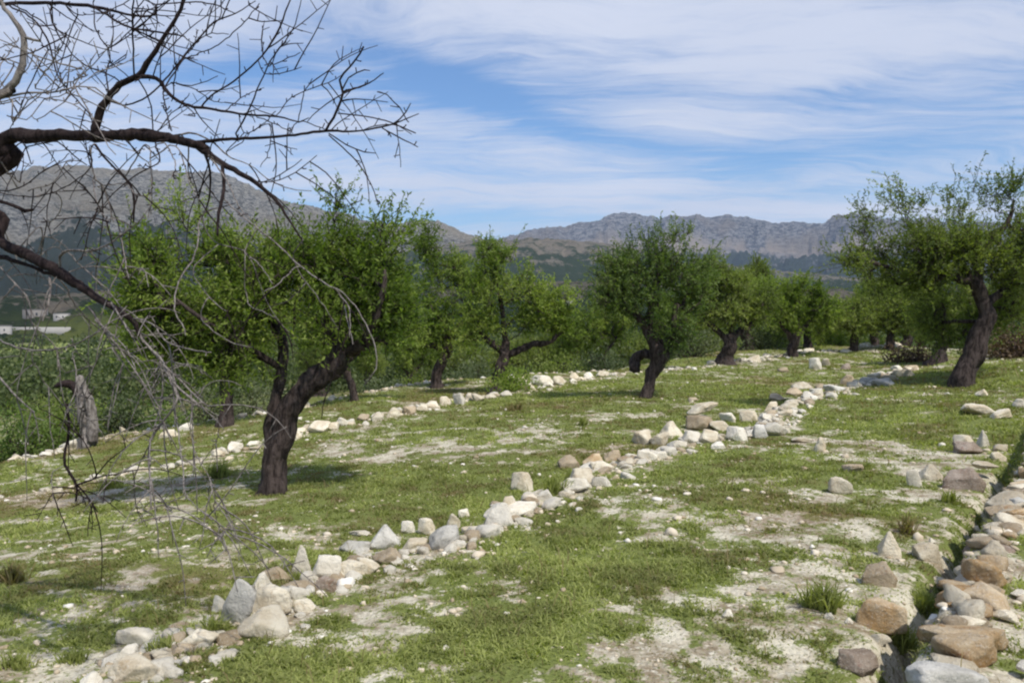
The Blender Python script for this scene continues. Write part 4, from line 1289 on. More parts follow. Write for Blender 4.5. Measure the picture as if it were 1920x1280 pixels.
    limb([Z2([(-160, 50, 22), (0, 130, 20), (120, 185, 21), (250, 255, 20), (350, 320, 17), (450, 385, 15), (560, 455, 12), (605, 495, 10), (628, 550, 6)]),
          Z2([(-140, 165, 12), (0, 195, 10), (120, 230, 8), (200, 262, 8), (270, 288, 7), (330, 320, 6)])],
         [Z2([(270, 262, 7), (268, 195, 6), (308, 165, 6), (400, 170, 5), (475, 145, 4), (560, 90, 3), (650, 15, 2.5)]), Z2([(225, 282, 6), (222, 380, 5), (190, 485, 4)]),
          Z2([(600, 490, 7), (640, 570, 6), (690, 620, 6), (740, 680, 6), (790, 770, 5), (870, 840, 6), (900, 870, 7)]),
          Z2([(735, 680, 5), (800, 740, 4), (880, 820, 4), (935, 868, 3)]),
          Z2([(400, 420, 6), (470, 520, 5), (560, 640, 4), (630, 740, 3.5), (720, 875, 3), (742, 885, 3)]), Z2([(740, 700, 6), (770, 760, 5), (798, 830, 5), (760, 905, 5), (690, 990, 5), (670, 1060, 5), (674, 1200, 4), (680, 1330, 3)])],
         [Z2([(600, 470, 4), (690, 500, 4), (740, 570, 4), (850, 612, 4), (950, 627, 3)]), Z2([(700, 600, 4), (694, 720, 3.5), (696, 840, 2.5)]), Z2([(712, 630, 4), (730, 740, 3), (735, 830, 2.5)]),
          Z2([(300, 170, 4), (380, 250, 3), (480, 340, 3), (540, 420, 3)]), Z2([(400, 170, 4), (435, 220, 4), (432, 300, 4), (500, 375, 3)]), Z2([(540, 80, 4), (560, 200, 4), (580, 295, 3)]), Z2([(180, 60, 4), (186, 190, 3)]),
          Z2([(-60, 180, 4), (70, 320, 4), (130, 390, 4), (140, 490, 3)]), Z2([(-80, 500, 5), (0, 570, 5), (100, 608, 5), (220, 615, 5), (330, 590, 4), (450, 530, 3)]), Z2([(-60, 680, 6), (0, 740, 6), (75, 825, 5), (160, 895, 3)]),
          Z2([(250, 600, 3), (265, 680, 3), (300, 720, 2)]), Z2([(150, 680, 3), (200, 760, 3), (300, 880, 2)]), Z2([(420, 690, 4), (372, 770, 4), (382, 860, 4), (368, 960, 4), (366, 1060, 3)]),
          Z2([(450, 500, 4), (520, 620, 4), (592, 725, 3)]), Z2([(430, 480, 4), (560, 600, 3.5), (620, 730, 3)]), Z2([(500, 400, 5), (560, 500, 5), (600, 560, 4)]), Z2([(540, 470, 5), (600, 560, 4), (640, 640, 3)]),
          Z2([(620, 520, 5), (660, 590, 4), (700, 640, 4), (760, 700, 4), (850, 770, 4), (930, 860, 3)]), Z2([(740, 710, 4), (700, 780, 3), (640, 830, 3)]), Z2([(280, 310, 5), (330, 400, 4), (400, 480, 4), (470, 540, 3)]),
          Z3([(750, 60, 5), (748, 160, 4), (752, 260, 4), (755, 375, 3)]), Z3([(750, 80, 4), (700, 180, 4), (672, 280, 4), (682, 400, 4), (712, 480, 3)]),
          Z3([(880, -60, 4), (900, 100, 4), (915, 210, 4), (930, 340, 3), (1060, 465, 2.5)]), Z3([(960, -100, 4), (960, 80, 3), (1040, 250, 3), (1085, 380, 3), (1150, 470, 3), (1190, 580, 2.5)]),
          Z3([(820, 380, 3), (860, 430, 2.5)]), Z3([(1060, 290, 3), (1070, 420, 3), (1110, 560, 2.5)]), Z3([(1150, 480, 2.5), (1100, 560, 2.5)]), Z3([(1080, -60, 3), (1085, 60, 3), (1000, 200, 2.5)]),
          Z2([(330, 620, 3), (345, 760, 3), (300, 900, 3)]), Z2([(100, 360, 3), (115, 500, 3), (90, 640, 3)])],
         dL, n_extra=105, seed=5, attach=fork + np.array([0.0, -0.1, -0.2]), droop=1.6)
    limb([Z3([(330, -120, 7), (345, 20, 7), (325, 110, 7), (328, 190, 7), (372, 270, 7), (385, 310, 6), (380, 372, 5)]), ],
         [Z3([(375, 280, 5), (435, 345, 4), (490, 425, 3)]), Z3([(385, 290, 5), (500, 250, 4), (600, 235, 3)])],
         [Z3([(262, 220, 3), (268, 300, 3), (265, 370, 2)]), Z3([(400, 60, 3), (400, -60, 3), (470, -200, 3)])],
         lambda a, b: 4.2, n_extra=14, seed=6, droop=1)
    limb([Z1([(-60, 880, 8), (0, 905, 8), (60, 925, 8), (115, 945, 9), (150, 945, 6)])],
         [Z1([(430, 650, 6), (480, 720, 5), (560, 800, 5), (600, 870, 6), (602, 1000, 4)])],
         [Z1([(-40, 860, 4), (80, 850, 4), (200, 770, 3), (280, 720, 3), (310, 690, 3)]), Z1([(-40, 860, 4), (60, 880, 3), (200, 880, 3), (330, 820, 3), (410, 750, 3), (400, 660, 3)]), Z1([(0, 720, 4), (40, 780, 3), (90, 820, 3)]), Z1([(100, 640, 4), (140, 740, 3), (150, 720, 2)]),
          Z1([(410, 660, 5), (420, 780, 4), (470, 860, 4), (500, 960, 3), (510, 1000, 3)]), Z1([(440, 840, 3), (560, 830, 3), (620, 880, 3), (700, 870, 2)]), Z1([(260, 640, 4), (330, 700, 4), (390, 740, 3)]),
          Z1([(250, 870, 3), (280, 920, 3), (240, 990, 3), (180, 1000, 2)]), Z1([(420, 800, 4), (440, 920, 3), (490, 1000, 3)]), Z1([(660, 650, 4), (680, 820, 3), (670, 980, 3)]), Z1([(470, 850, 3.5), (500, 940, 3), (495, 1000, 2.5)]),
          Z1([(300, 730, 3), (240, 820, 3), (120, 860, 3)]), Z1([(620, 1000, 3), (660, 960, 3), (690, 900, 3)]), Z1([(790, 660, 4), (860, 840, 3), (900, 900, 2.5)])],
         lambda a, b: 4.5 - 0.0008 * a, n_extra=35, seed=7, droop=0.8)


# ------------------------------------------------------------------ dead stump
def stump():
    g = gp(166, 838)
    Y = g[1]; k = Y / F
    root = empty('dead_stump', g)
    tag(root, 'grey weathered stump of a dead almond with a broken side arm, among the dark bushes', 'tree stump')

    def pl(p): return np.array([list(at(a, b, Y + d)) + [r * k] for a, b, r, d in p])
    mb = MB()
    P = pl([(166, 842, 20, 0), (163, 815, 15, 0), (160, 785, 15, 0), (158, 760, 14, 0), (153, 738, 12, 0), (149, 718, 9, 0), (151, 704, 4, 0)])
    P[0, 2] -= 0.15
    S = spline(P, 0.05); mb.tube(S[:, :3], S[:, 3], 20, 0.65)
    S = spline(pl([(172, 825, 12, -.05), (173, 790, 9, -.1), (168, 755, 8, -.1), (163, 742, 6, -.1)]), 0.05); mb.tube(S[:, :3], S[:, 3], 14, 0.5, seed=3)
    mb.build('trunk', M['bark_grey'], root, True, g)
    mb = MB()
    S = spline(pl([(151, 738, 9, 0), (136, 722, 8, -.05), (120, 719, 7, -.1), (103, 724, 3, -.1)]), 0.04); mb.tube(S[:, :3], S[:, 3], 12, 0.5, seed=5)
    mb.build('arm', M['bark_red'], root, True, g)


# ------------------------------------------------------------------ stones
def ico(sub):
    import bmesh
    bm = bmesh.new()
    bmesh.ops.create_icosphere(bm, subdivisions=sub, radius=1.0)
    V = np.array([v.co[:] for v in bm.verts]); Fc = np.array([[v.index for v in f.verts] for f in bm.faces])
    bm.free()
    return V, Fc


ICO4, ICO3, ICO1 = ico(5), ico(4), ico(2)


def stone_mesh(seed, shape='block', sub=None, rough=1.0):
    lr = np.random.default_rng(seed)
    V, Fc = sub or ICO3
    n = {'block': 9, 'slab': 9, 'point': 7, 'round': 12}[shape]
    N = unit(lr.normal(size=(n, 3)))
    N = np.vstack([N, np.eye(3), -np.eye(3)])
    dd = np.concatenate([lr.uniform(0.5, 0.95, n), np.full(6, 0.95)])
    if shape == 'point':
        N = np.vstack([N, unit(np.array([[1, .2, .55], [-1, .1, .6], [0, 1, .5], [0, -1, .5]]))]); dd = np.concatenate([dd, [0.5, 0.55, 0.5, 0.5]])
    dot = V @ N.T
    r = np.min(np.where(dot > 0.02, dd[None] / np.maximum(dot, 0.02), 1e9), axis=1)
    r = np.minimum(r, 1.55)
    P = V * r[:, None]
    f = fbm(P[:, 0] * 1.7 + seed, P[:, 1] * 1.7, P[:, 2] * 1.7, octv=4, seed=seed, gain=0.6) - 0.5
    f2 = fbm(P[:, 0] * 7 + seed, P[:, 1] * 7, P[:, 2] * 7, octv=3, seed=seed + 1, gain=0.6) - 0.5
    P = P * (1 + (f * 0.26 + f2 * 0.10) * rough)[:, None]
    P /= np.abs(P).max(0)[None]
    return P, Fc


STONE_LIB = {}


def lib(shape, i, mat):
    key = (shape, i, mat)
    if key not in STONE_LIB:
        P, Fc = stone_mesh({'block': 10, 'slab': 40, 'point': 70, 'round': 90}[shape] + i, shape, ICO4 if i == 99 else ICO3)
        me = mesh_from('stone', P * 0.5, Fc, False)
        me.polygons.foreach_set('use_smooth', np.ones(len(me.polygons), dtype=bool))
        me.materials.append(M[mat])
        STONE_LIB[key] = me
    return STONE_LIB[key]


_sc = [0]


def stone(px, py, w, h, mat='cream', shape='block', label=None, group=None, tilt=0.0, yaw=None, depth=0.85, sink=0.30, lift=0.0, Y=None):
    """a stone centred on photo pixel (px, py), w x h photo pixels large, resting on the terrain"""
    lr = random.Random(_sc[0] * 31 + 5)
    _sc[0] += 1
    if Y is None:
        g = gp(px, py + h * 0.42)
        if lift:
            Yv = g[1]
            p = at(px, py, Yv)
            g = np.array([p[0], Yv, gz(p[0], Yv)])
    else:
        p = at(px, py, Y)
        g = np.array([p[0], Y, gz(p[0], Y)])
    if group == GW:      # bedded in the rim of the wall: set from its top, not from the ground below
        r_ = ray(px, py)
        Yv = (-1.27) / r_[2]
        g = np.array([r_[0] * Yv + 0.062, Yv - 0.04, EYE - 1.36])
        sink = 0.0
        h = min(h, w * 0.5)
    k = g[1] / F
    W, H = w * k, h * k
    me = lib(shape, lr.randrange(7), mat)
    o = bpy.data.objects.new('stone', me)
    COL.objects.link(o)
    D = W * depth * lr.uniform(0.85, 1.1)
    Hf = H * 1.0 / (1 - sink) * 0.98
    z = g[2] + Hf * (0.5 - sink) + lift if group != GW else EYE - 1.27 - Hf * 0.02
    if Y is not None and lift:
        z = at(px, py, Y)[2]
    o.scale = (W * 1.06, D, Hf)
    o.location = (g[0], g[1] + D * 0.25, z)
    o.rotation_euler = (R(lr.uniform(-8, 8)), R(tilt + lr.uniform(-5, 5)), R(lr.choice((0, 180)) + lr.uniform(-20, 20)) if yaw is None else R(yaw))
    tag(o, label or 'pale stone', 'stone', group)
    return o


GM, GW, GS, GR, GF = ('stones of the long central row', 'stones topping the dry wall at the lower right', 'loose stones lying on the grass at the right',
                      'stones of the pale row behind the big tree', 'stones of the far rows')


def stones():
    S = stone
    # nearest part of the central row
    S(564, 1050, 40, 60, 'white', 'point', 'upright pointed white stone behind the square white block', GM)
    S(611, 1067, 54, 44, 'white', 'block', 'square white block standing beside the upright pointed stone', GM)
    S(655, 1068, 62, 28, 'cream', 'block', 'low cream stone touching the right side of the square white block', GM)
    S(443, 1133, 60, 92, 'grey', 'block', 'tall grey-white slab, the largest stone of the near heap', GM, tilt=-14, depth=0.5)
    S(487, 1094, 44, 42, 'white', 'point', 'pale pointed stone behind the tall grey-white slab', GM)
    S(505, 1128, 78, 50, 'cream', 'block', 'bulky cream stone leaning on the right of the tall slab', GM)
    S(491, 1172, 96, 50, 'cream', 'round', 'broad rounded cream boulder at the foot of the tall slab', GM)
    S(515, 1080, 54, 24, 'tan', 'slab', 'thin tilted tan slab behind the pale pointed stone', GM, tilt=24, depth=0.7)
    S(409, 1130, 28, 36, 'white', 'block', 'small white stone against the left of the tall slab', GM)
    S(608, 1098, 42, 28, 'brown', 'block', 'reddish stone below the square white block', GM)
    S(574, 1137, 40, 24, 'cream', 'block', 'small angular stone right of the bulky cream stone', GM)
    S(545, 1110, 34, 30, 'tan', 'block', 'tan stone between the heap and the square white block', GM)
    S(255, 1192, 66, 30, 'white', 'round', 'smooth white stone alone at the lower left', GM)
    S(364, 1202, 64, 30, 'cream', 'slab', 'flat creamy-yellow stone tilted to the right', GM, tilt=16)
    S(229, 1230, 44, 30, 'white', 'block', 'white stone just below the smooth white stone', GM)
    S(244, 1256, 96, 36, 'cream', 'block', 'wide pale stone at the bottom left of the row', GM)
    S(165, 1278, 46, 20, 'white', 'block', 'white stone cut by the bottom edge of the picture', GM)
    S(328, 1182, 58, 24, 'tan', 'slab', 'flat tan ledge behind the creamy-yellow stone', GM)
    S(335, 1216, 46, 26, 'tan', 'block', 'tan stone left of the creamy-yellow stone', GM)
    S(300, 1232, 40, 20, 'cream', 'block', 'low cream stone between the white and the creamy-yellow stones', GM)
    # middle part
    S(718, 1010, 66, 46, 'grey', 'point', 'grey-white peaked stone with dark cracks', GM)
    S(671, 1024, 60, 26, 'grey', 'round', 'low grey lichen stone left of the peaked stone', GM)
    S(674, 1000, 42, 9, 'white', 'slab', 'thin white slab sticking out left of the peaked stone', GM)
    S(728, 1043, 60, 28, 'tan', 'round', 'tan stone below the peaked stone', GM)
    S(772, 1026, 52, 26, 'cream', 'slab', 'flat cream stone right of the peaked stone', GM)
    S(690, 1062, 46, 26, 'cream', 'block', 'cream stone between the square block and the peaked stone', GM)
    S(765, 990, 26, 22, 'white', 'block', 'small white stone standing right of the peaked stone', GM)
    S(799, 990, 34, 30, 'cream', 'block', 'cream stone with a dark notch, second of three small upright stones', GM)
    S(829, 1012, 56, 40, 'grey', 'round', 'rounded grey-white boulder right of the notched stone', GM)
    S(850, 979, 30, 32, 'cream', 'block', 'pinkish upright stone behind the rounded grey-white boulder', GM)
    S(870, 962, 20, 14, 'white', 'block', 'small white stone on the grass above the pinkish stone', GM)
    S(880, 995, 34, 12, 'cream', 'slab', 'thin flat stone right of the rounded boulder', GM)
    S(931, 969, 60, 36, 'white', 'slab', 'large flat white stone tilted down to the left', GM, tilt=-22)
    S(960, 948, 34, 34, 'cream', 'block', 'cream stone above the large tilted white stone', GM)
    S(979, 906, 42, 36, 'cream', 'block', 'pinkish cubic stone where the row bends up the slope', GM)
    S(1024, 928, 32, 20, 'white', 'round', 'white stone right of the pinkish cubic stone', GM)
    S(1069, 866, 42, 26, 'tan', 'block', 'tan stone left of the dark gap in the row', GM)
    S(1112, 864, 46, 24, 'orange', 'slab', 'flat ochre stone in the middle of the row', GM)
    S(1091, 896, 44, 32, 'cream', 'block', 'cream stone below the tan stone', GM)
    S(1128, 876, 48, 24, 'cream', 'slab', 'long cream stone under the flat ochre stone', GM)
    S(1150, 855, 40, 22, 'tan', 'slab', 'tan slab right of the flat ochre stone', GM)
    S(1215, 855, 38, 20, 'white', 'round', 'white rounded stone in front of the stone heap', GM)
    S(1180, 866, 24, 16, 'cream', 'block', 'small cream stone left of the white rounded stone', GM)
    S(1204, 822, 36, 26, 'cream', 'block', 'cream stone at the left end of the stone heap', GM)
    S(1260, 806, 46, 34, 'cream', 'point', 'large pale stone on top of the stone heap', GM)
    S(1236, 824, 38, 26, 'cream', 'block', 'cream stone left of the large pale stone', GM)
    S(1270, 834, 42, 22, 'white', 'block', 'pale stone under the large pale stone', GM)
    S(1298, 822, 34, 26, 'white', 'block', 'white stone right of the large pale stone', GM)
    S(1318, 778, 56, 14, 'cream', 'slab', 'thin capping slab on the far corner of the heap', GM, lift=0.14)
    S(1318, 796, 54, 26, 'tan', 'block', 'tan block under the thin capping slab', GM)
    S(1366, 783, 30, 18, 'white', 'block', 'white stone right of the capping slab', GM)
    S(1330, 820, 34, 24, 'cream', 'block', 'cream stone in the middle of the heap', GM)
    S(1356, 800, 44, 18, 'cream', 'slab', 'flat cream stone behind the heap', GM)
    S(1384, 816, 40, 26, 'white', 'block', 'white block left of the grey stone', GM)
    S(1410, 783, 34, 22, 'cream', 'block', 'cream stone at the back right of the heap', GM)
    S(1426, 810, 26, 26, 'grey', 'block', 'grey upright stone beside the brightest stone', GM)
    S(1455, 806, 44, 24, 'white', 'slab', 'brightest white angular stone at the right of the heap', GM, tilt=18)
    S(1502, 825, 44, 9, 'cream', 'slab', 'flat stone flush with the grass right of the heap', GM)
    S(1350, 835, 30, 16, 'white', 'block', 'small white stone at the front of the heap', GM)
    # further up the row
    for px, py, w, h, m in ((1445, 767, 30, 24, 'cream'), (1481, 760, 40, 14, 'cream'), (1460, 746, 40, 14, 'tan'), (1494, 736, 40, 16, 'tan'), (1520, 744, 32, 16, 'white'), (1510, 724, 40, 16, 'cream'),
                            (1542, 725, 20, 14, 'tan'), (1568, 728, 42, 13, 'grey'), (1590, 712, 32, 20, 'tan'), (1623, 714, 28, 12, 'grey'), (1655, 718, 46, 12, 'grey'), (1694, 700, 36, 14, 'cream'), (1687, 690, 26, 9, 'white'),
                            (1608, 722, 30, 12, 'cream'), (1475, 775, 30, 12, 'cream'), (1640, 704, 26, 10, 'cream'), (1670, 708, 30, 10, 'cream'), (1530, 735, 26, 12, 'grey'), (1710, 690, 28, 9, 'tan')):
        S(px, py, w, h, m, 'block', 'weathered stone in the far upper end of the central row, below the big spreading almond', GM)
    # loose stones at the right
    S(1539, 836, 26, 26, 'cream', 'block', 'lone cream stone on the grass right of the stone heap', GS)
    S(1576, 910, 44, 34, 'cream', 'round', 'lone pinkish rounded stone with a dark underside on the grass', GS)
    S(1604, 878, 38, 16, 'tan', 'slab', 'flat tan stone behind the lone pinkish stone', GS)
    S(1715, 898, 24, 34, 'white', 'block', 'white upright chip between the pinkish stone and the half buried boulder', GS)
    S(1749, 886, 44, 30, 'cream', 'point', 'cream peaked stone left of the half buried boulder', GS)
    S(1818, 899, 78, 42, 'brown', 'round', 'large purplish brown boulder half buried beside the wall', GS)
    S(1850, 893, 44, 10, 'cream', 'slab', 'thin pale slab lying over the half buried boulder', GS, lift=0.1)
    S(1845, 824, 22, 34, 'white', 'point', 'small white peaked stone standing on a flat tan one', GS)
    S(1811, 827, 34, 20, 'cream', 'block', 'cream stone left of the small white peaked stone', GS)
    S(1829, 842, 62, 20, 'brown', 'slab', 'wide flat brownish stone below the white peaked stone', GS)
    S(1881, 838, 28, 16, 'cream', 'round', 'small oval cream stone near the far end of the wall', GS)
    S(1878, 856, 32, 16, 'cream', 'block', 'low cream stone beside the oval one near the wall', GS)
    S(1840, 769, 62, 18, 'cream', 'slab', 'long arched pale ledge with dark shade beneath', GS)
    S(1876, 778, 44, 14, 'cream', 'slab', 'right end of the arched pale ledge, sloping down', GS, tilt=20)
    S(1913, 757, 30, 18, 'white', 'block', 'white stone at the right edge, beyond the arched ledge', GS)
    S(1845, 737, 24, 14, 'cream', 'round', 'small round stone at the foot of the flared trunk', GS)
    S(1531, 683, 22, 22, 'white', 'block', 'white stone of the far pair on the grass', GS)
    S(1549, 680, 14, 16, 'cream', 'block', 'yellowish stone of the far pair on the grass', GS)
    S(1587, 688, 22, 12, 'brown', 'block', 'brown stone right of the far pale pair', GS)
    S(1671, 1022, 42, 50, 'cream', 'point', 'cream upright stone on the bare ground left of the wall', GS)
    S(1738, 1033, 64, 32, 'cream', 'slab', 'long tilted cream stone pointing at the wall', GS, tilt=24)
    S(1748, 1014, 13, 11, 'white', 'round', 'tiny white stone above the long tilted stone', GS)
    S(1656, 1078, 66, 46, 'tan', 'round', 'domed tan stone below the cream upright stone', GS)
    S(1656, 1158, 88, 56, 'orange', 'block', 'big tan and rusty block with grass growing against it', GS)
    S(1607, 1238, 78, 48, 'brown', 'round', 'reddish brown half buried stone near the bottom edge', GS)
    S(1650, 1196, 36, 22, 'cream', 'block', 'pale chip under the rusty block', GS)
    S(1363, 1152, 24, 14, 'white', 'block', 'small white stone in the bare patch at the bottom centre', GS)
    S(1557, 1155, 20, 12, 'white', 'round', 'small white stone under the tall grass tuft', GS)
    S(1592, 1164, 15, 11, 'white', 'round', 'tiny white stone right of the tall grass tuft', GS)
    S(1710, 993, 11, 8, 'white', 'round', 'tiny bright pebble above the cream upright stone', GS)
    # dry wall on the right: stones along its top edge, a course below them
    wy = lambda px, py: (EYE - 0.45 - EYE, )
    S(1728, 1268, 150, 70, 'grey', 'round', 'big grey-white lichen boulder at the bottom right corner', GW, yaw=10)
    S(1790, 1198, 160, 72, 'orange', 'round', 'large ochre boulder with yellow lichen on the wall', GW, yaw=-12)
    S(1800, 1126, 100, 48, 'orange', 'block', 'pinkish orange wall stone above the large ochre boulder', GW)
    S(1792, 1088, 60, 50, 'tan', 'block', 'pinkish tan wall stone, third from the bottom right corner', GW)
    S(1836, 1085, 56, 40, 'tan', 'round', 'tan rounded stone right of the pinkish tan wall stone', GW)
    S(1780, 1160, 70, 22, 'cream', 'slab', 'cream slab wedged over the large ochre boulder', GW)
    S(1834, 1030, 84, 62, 'brown', 'block', 'brown shaded block under the big cream wall stone', GW)
    S(1870, 996, 82, 58, 'cream', 'round', 'big cream wall stone with a bright top', GW, yaw=15)
    S(1824, 1010, 40, 40, 'cream', 'block', 'cream stone at the left of the big cream wall stone', GW)
    S(1866, 958, 66, 20, 'tan', 'slab', 'thin tan slab behind the big cream wall stone', GW)
    S(1893, 940, 50, 28, 'grey', 'block', 'grey stone high on the wall', GW)
    S(1911, 978, 50, 46, 'tan', 'block', 'tan stone at the right edge beside the big cream wall stone', GW)
    S(1903, 912, 44, 26, 'orange', 'slab', 'rusty orange slab near the far end of the wall', GW)
    S(1910, 886, 40, 26, 'grey', 'block', 'grey stone, farthest of the wall stones', GW)
    S(1886, 1245, 46, 34, 'white', 'block', 'small white stone right of the large ochre boulder', GW)
    S(1850, 1150, 44, 26, 'cream', 'block', 'cream rubble stone right of the large ochre boulder', GW)
    S(1916, 1160, 40, 30, 'cream', 'block', 'cream rubble stone at the right edge of the picture', GW)
    S(1880, 1110, 30, 20, 'white', 'block', 'small pale rubble stone right of the tan rounded stone', GW)
    S(1760, 1130, 34, 26, 'orange', 'block', 'small rusty stone on the brink of the wall', GW)
    # pale row behind the big tree
    for px, py, w, h, m, lb in ((641, 791, 26, 16, 'white', 'bright white stone right of the forked trunk in the pale row'), (596, 801, 44, 22, 'cream', 'pale stone nearest the forked trunk on its right'),
                                (837, 752, 24, 16, 'cream', None), (861, 749, 24, 22, 'white', 'whitest upright stone of the pale row'), (878, 746, 22, 12, 'cream', None), (896, 746, 26, 14, 'cream', None),
                                (812, 760, 32, 16, 'cream', None), (788, 765, 28, 14, 'cream', None), (765, 770, 26, 15, 'tan', None), (737, 774, 28, 18, 'cream', None), (709, 780, 24, 18, 'cream', None),
                                (680, 783, 24, 14, 'tan', None), (1016, 715, 46, 20, 'white', 'white stone pile right of the black forked trunk'), (985, 726, 36, 16, 'cream', None), (949, 739, 26, 11, 'white', None),
                                (922, 743, 24, 9, 'cream', None), (1052, 713, 26, 15, 'cream', None), (1078, 707, 24, 14, 'cream', None), (350, 800, 30, 16, 'white', 'white stone right of the straight dark trunk'),
                                (316, 813, 34, 14, 'cream', None), (221, 803, 20, 12, 'white', None), (237, 799, 14, 12, 'white', None), (38, 831, 26, 9, 'white', None), (545, 815, 40, 20, 'cream', None), (620, 800, 26, 14, 'cream', None),
                                (980, 712, 20, 14, 'cream', None), (1105, 704, 24, 12, 'white', None), (1130, 702, 24, 12, 'cream', None)):
        S(px, py, w, h, m, 'block', lb or 'cream stone in the pale row running behind the big forked tree', GR)
    lr = random.Random(3)
    rub = {'V': [], 'F': [], 'm': [], 'n': 0}
    rub_mats = ['white', 'cream', 'tan', 'orange']
    small = [stone_mesh(500 + q, ('block', 'round', 'slab')[q % 3], ico(3)) for q in range(9)]

    def along(row, n, smin, smax, label, group, mats, y0=0, spread=0.25):
        P = np.array(row)
        seg = np.concatenate([[0], np.cumsum(np.linalg.norm(np.diff(P[:, :2], axis=0), axis=1) / P[:-1, 1] ** 0.9)])
        for _ in range(n):
            s = lr.uniform(0, seg[-1])
            x, y = np.interp(s, seg, P[:, 0]), np.interp(s, seg, P[:, 1])
            x += lr.gauss(0, spread); y += lr.gauss(0, spread) + 0.02
            sz = lr.uniform(smin, smax)
            if group is None:
                Pv, Fv = small[lr.randrange(9)]
                E = Matrix.Rotation(lr.uniform(0, 6.28), 3, 'Z') @ Matrix.Rotation(R(lr.uniform(-18, 18)), 3, 'X') @ Matrix.Rotation(R(lr.uniform(-18, 18)), 3, 'Y')
                h_ = sz * lr.uniform(0.45, 0.8)
                Q = (Pv * 0.5 * np.array([sz * lr.uniform(0.8, 1.4), sz, h_])) @ np.array(E).T + np.array([x, y, gz(x, y) + h_ * 0.15])
                rub['V'].append(Q); rub['F'].append(Fv + rub['n']); rub['n'] += len(Q)
                rub['m'].append(np.full(len(Fv), rub_mats.index(lr.choice(mats))))
                continue
            o = bpy.data.objects.new('stone', lib(lr.choice(('block', 'block', 'round', 'slab')), lr.randrange(7), lr.choice(mats)))
            COL.objects.link(o)
            o.scale = (sz * lr.uniform(0.8, 1.4), sz, sz * lr.uniform(0.45, 0.8))
            o.location = (x, y, gz(x, y) + o.scale[2] * 0.22)
            o.rotation_euler = (R(lr.uniform(-15, 15)), R(lr.uniform(-15, 15)), lr.uniform(0, 6.28))
            tag(o, label, 'stone', group)
    along(ROW_MAIN[6:], 34, 0.13, 0.27, 'medium pale stone packed into the upper half of the central row', 'medium stones of the central row', ('white', 'cream', 'white'), spread=0.2)
    along(ROW_MAIN[:7], 150, 0.03, 0.11, '', None, ('white', 'white', 'cream'), spread=0.2)
    along(ROW_MID[2:8], 30, 0.15, 0.27, 'cream stone in the pale row running behind the big forked tree', GR, ('white', 'cream', 'cream'), spread=0.14)
    along(ROW_MID[7:], 26, 0.25, 0.48, 'pale stone in the far row below the distant almond trees', GF, ('white', 'cream', 'white'), spread=0.3)
    along(ROW_FAR, 22, 0.18, 0.34, 'pale stone in the low row in front of the wild bushes', 'stones of the row before the wild bushes', ('white', 'cream', 'cream'), spread=0.2)
    rim = [(p[0] + 0.19, p[1], 0) for p in WALL]
    along(rim, 12, 0.16, 0.26, 'stone bedded along the rim of the dry wall', GW, ('tan', 'cream', 'orange'), spread=0.03)
    along(rim, 60, 0.05, 0.15, '', None, ('tan', 'cream', 'orange', 'cream'), spread=0.05)
    along(ROW_MAIN, 150, 0.05, 0.16, '', None, ('white', 'white', 'cream', 'tan'), spread=0.15)
    along(ROW_MAIN[6:], 260, 0.06, 0.2, '', None, ('white', 'white', 'cream', 'tan'), spread=0.24)
    along(ROW_MID, 170, 0.07, 0.22, '', None, ('white', 'cream'), spread=0.25)
    along(ROW_FAR, 60, 0.08, 0.2, '', None, ('white', 'cream'), spread=0.3)
    me = mesh_from('rubble', np.vstack(rub['V']), np.vstack(rub['F']), True)
    for q in rub_mats:
        me.materials.append(M[q])
    me.polygons.foreach_set('material_index', np.concatenate(rub['m']).astype(np.int32))
    tag(obj('rubble', me, None), kind='stuff')


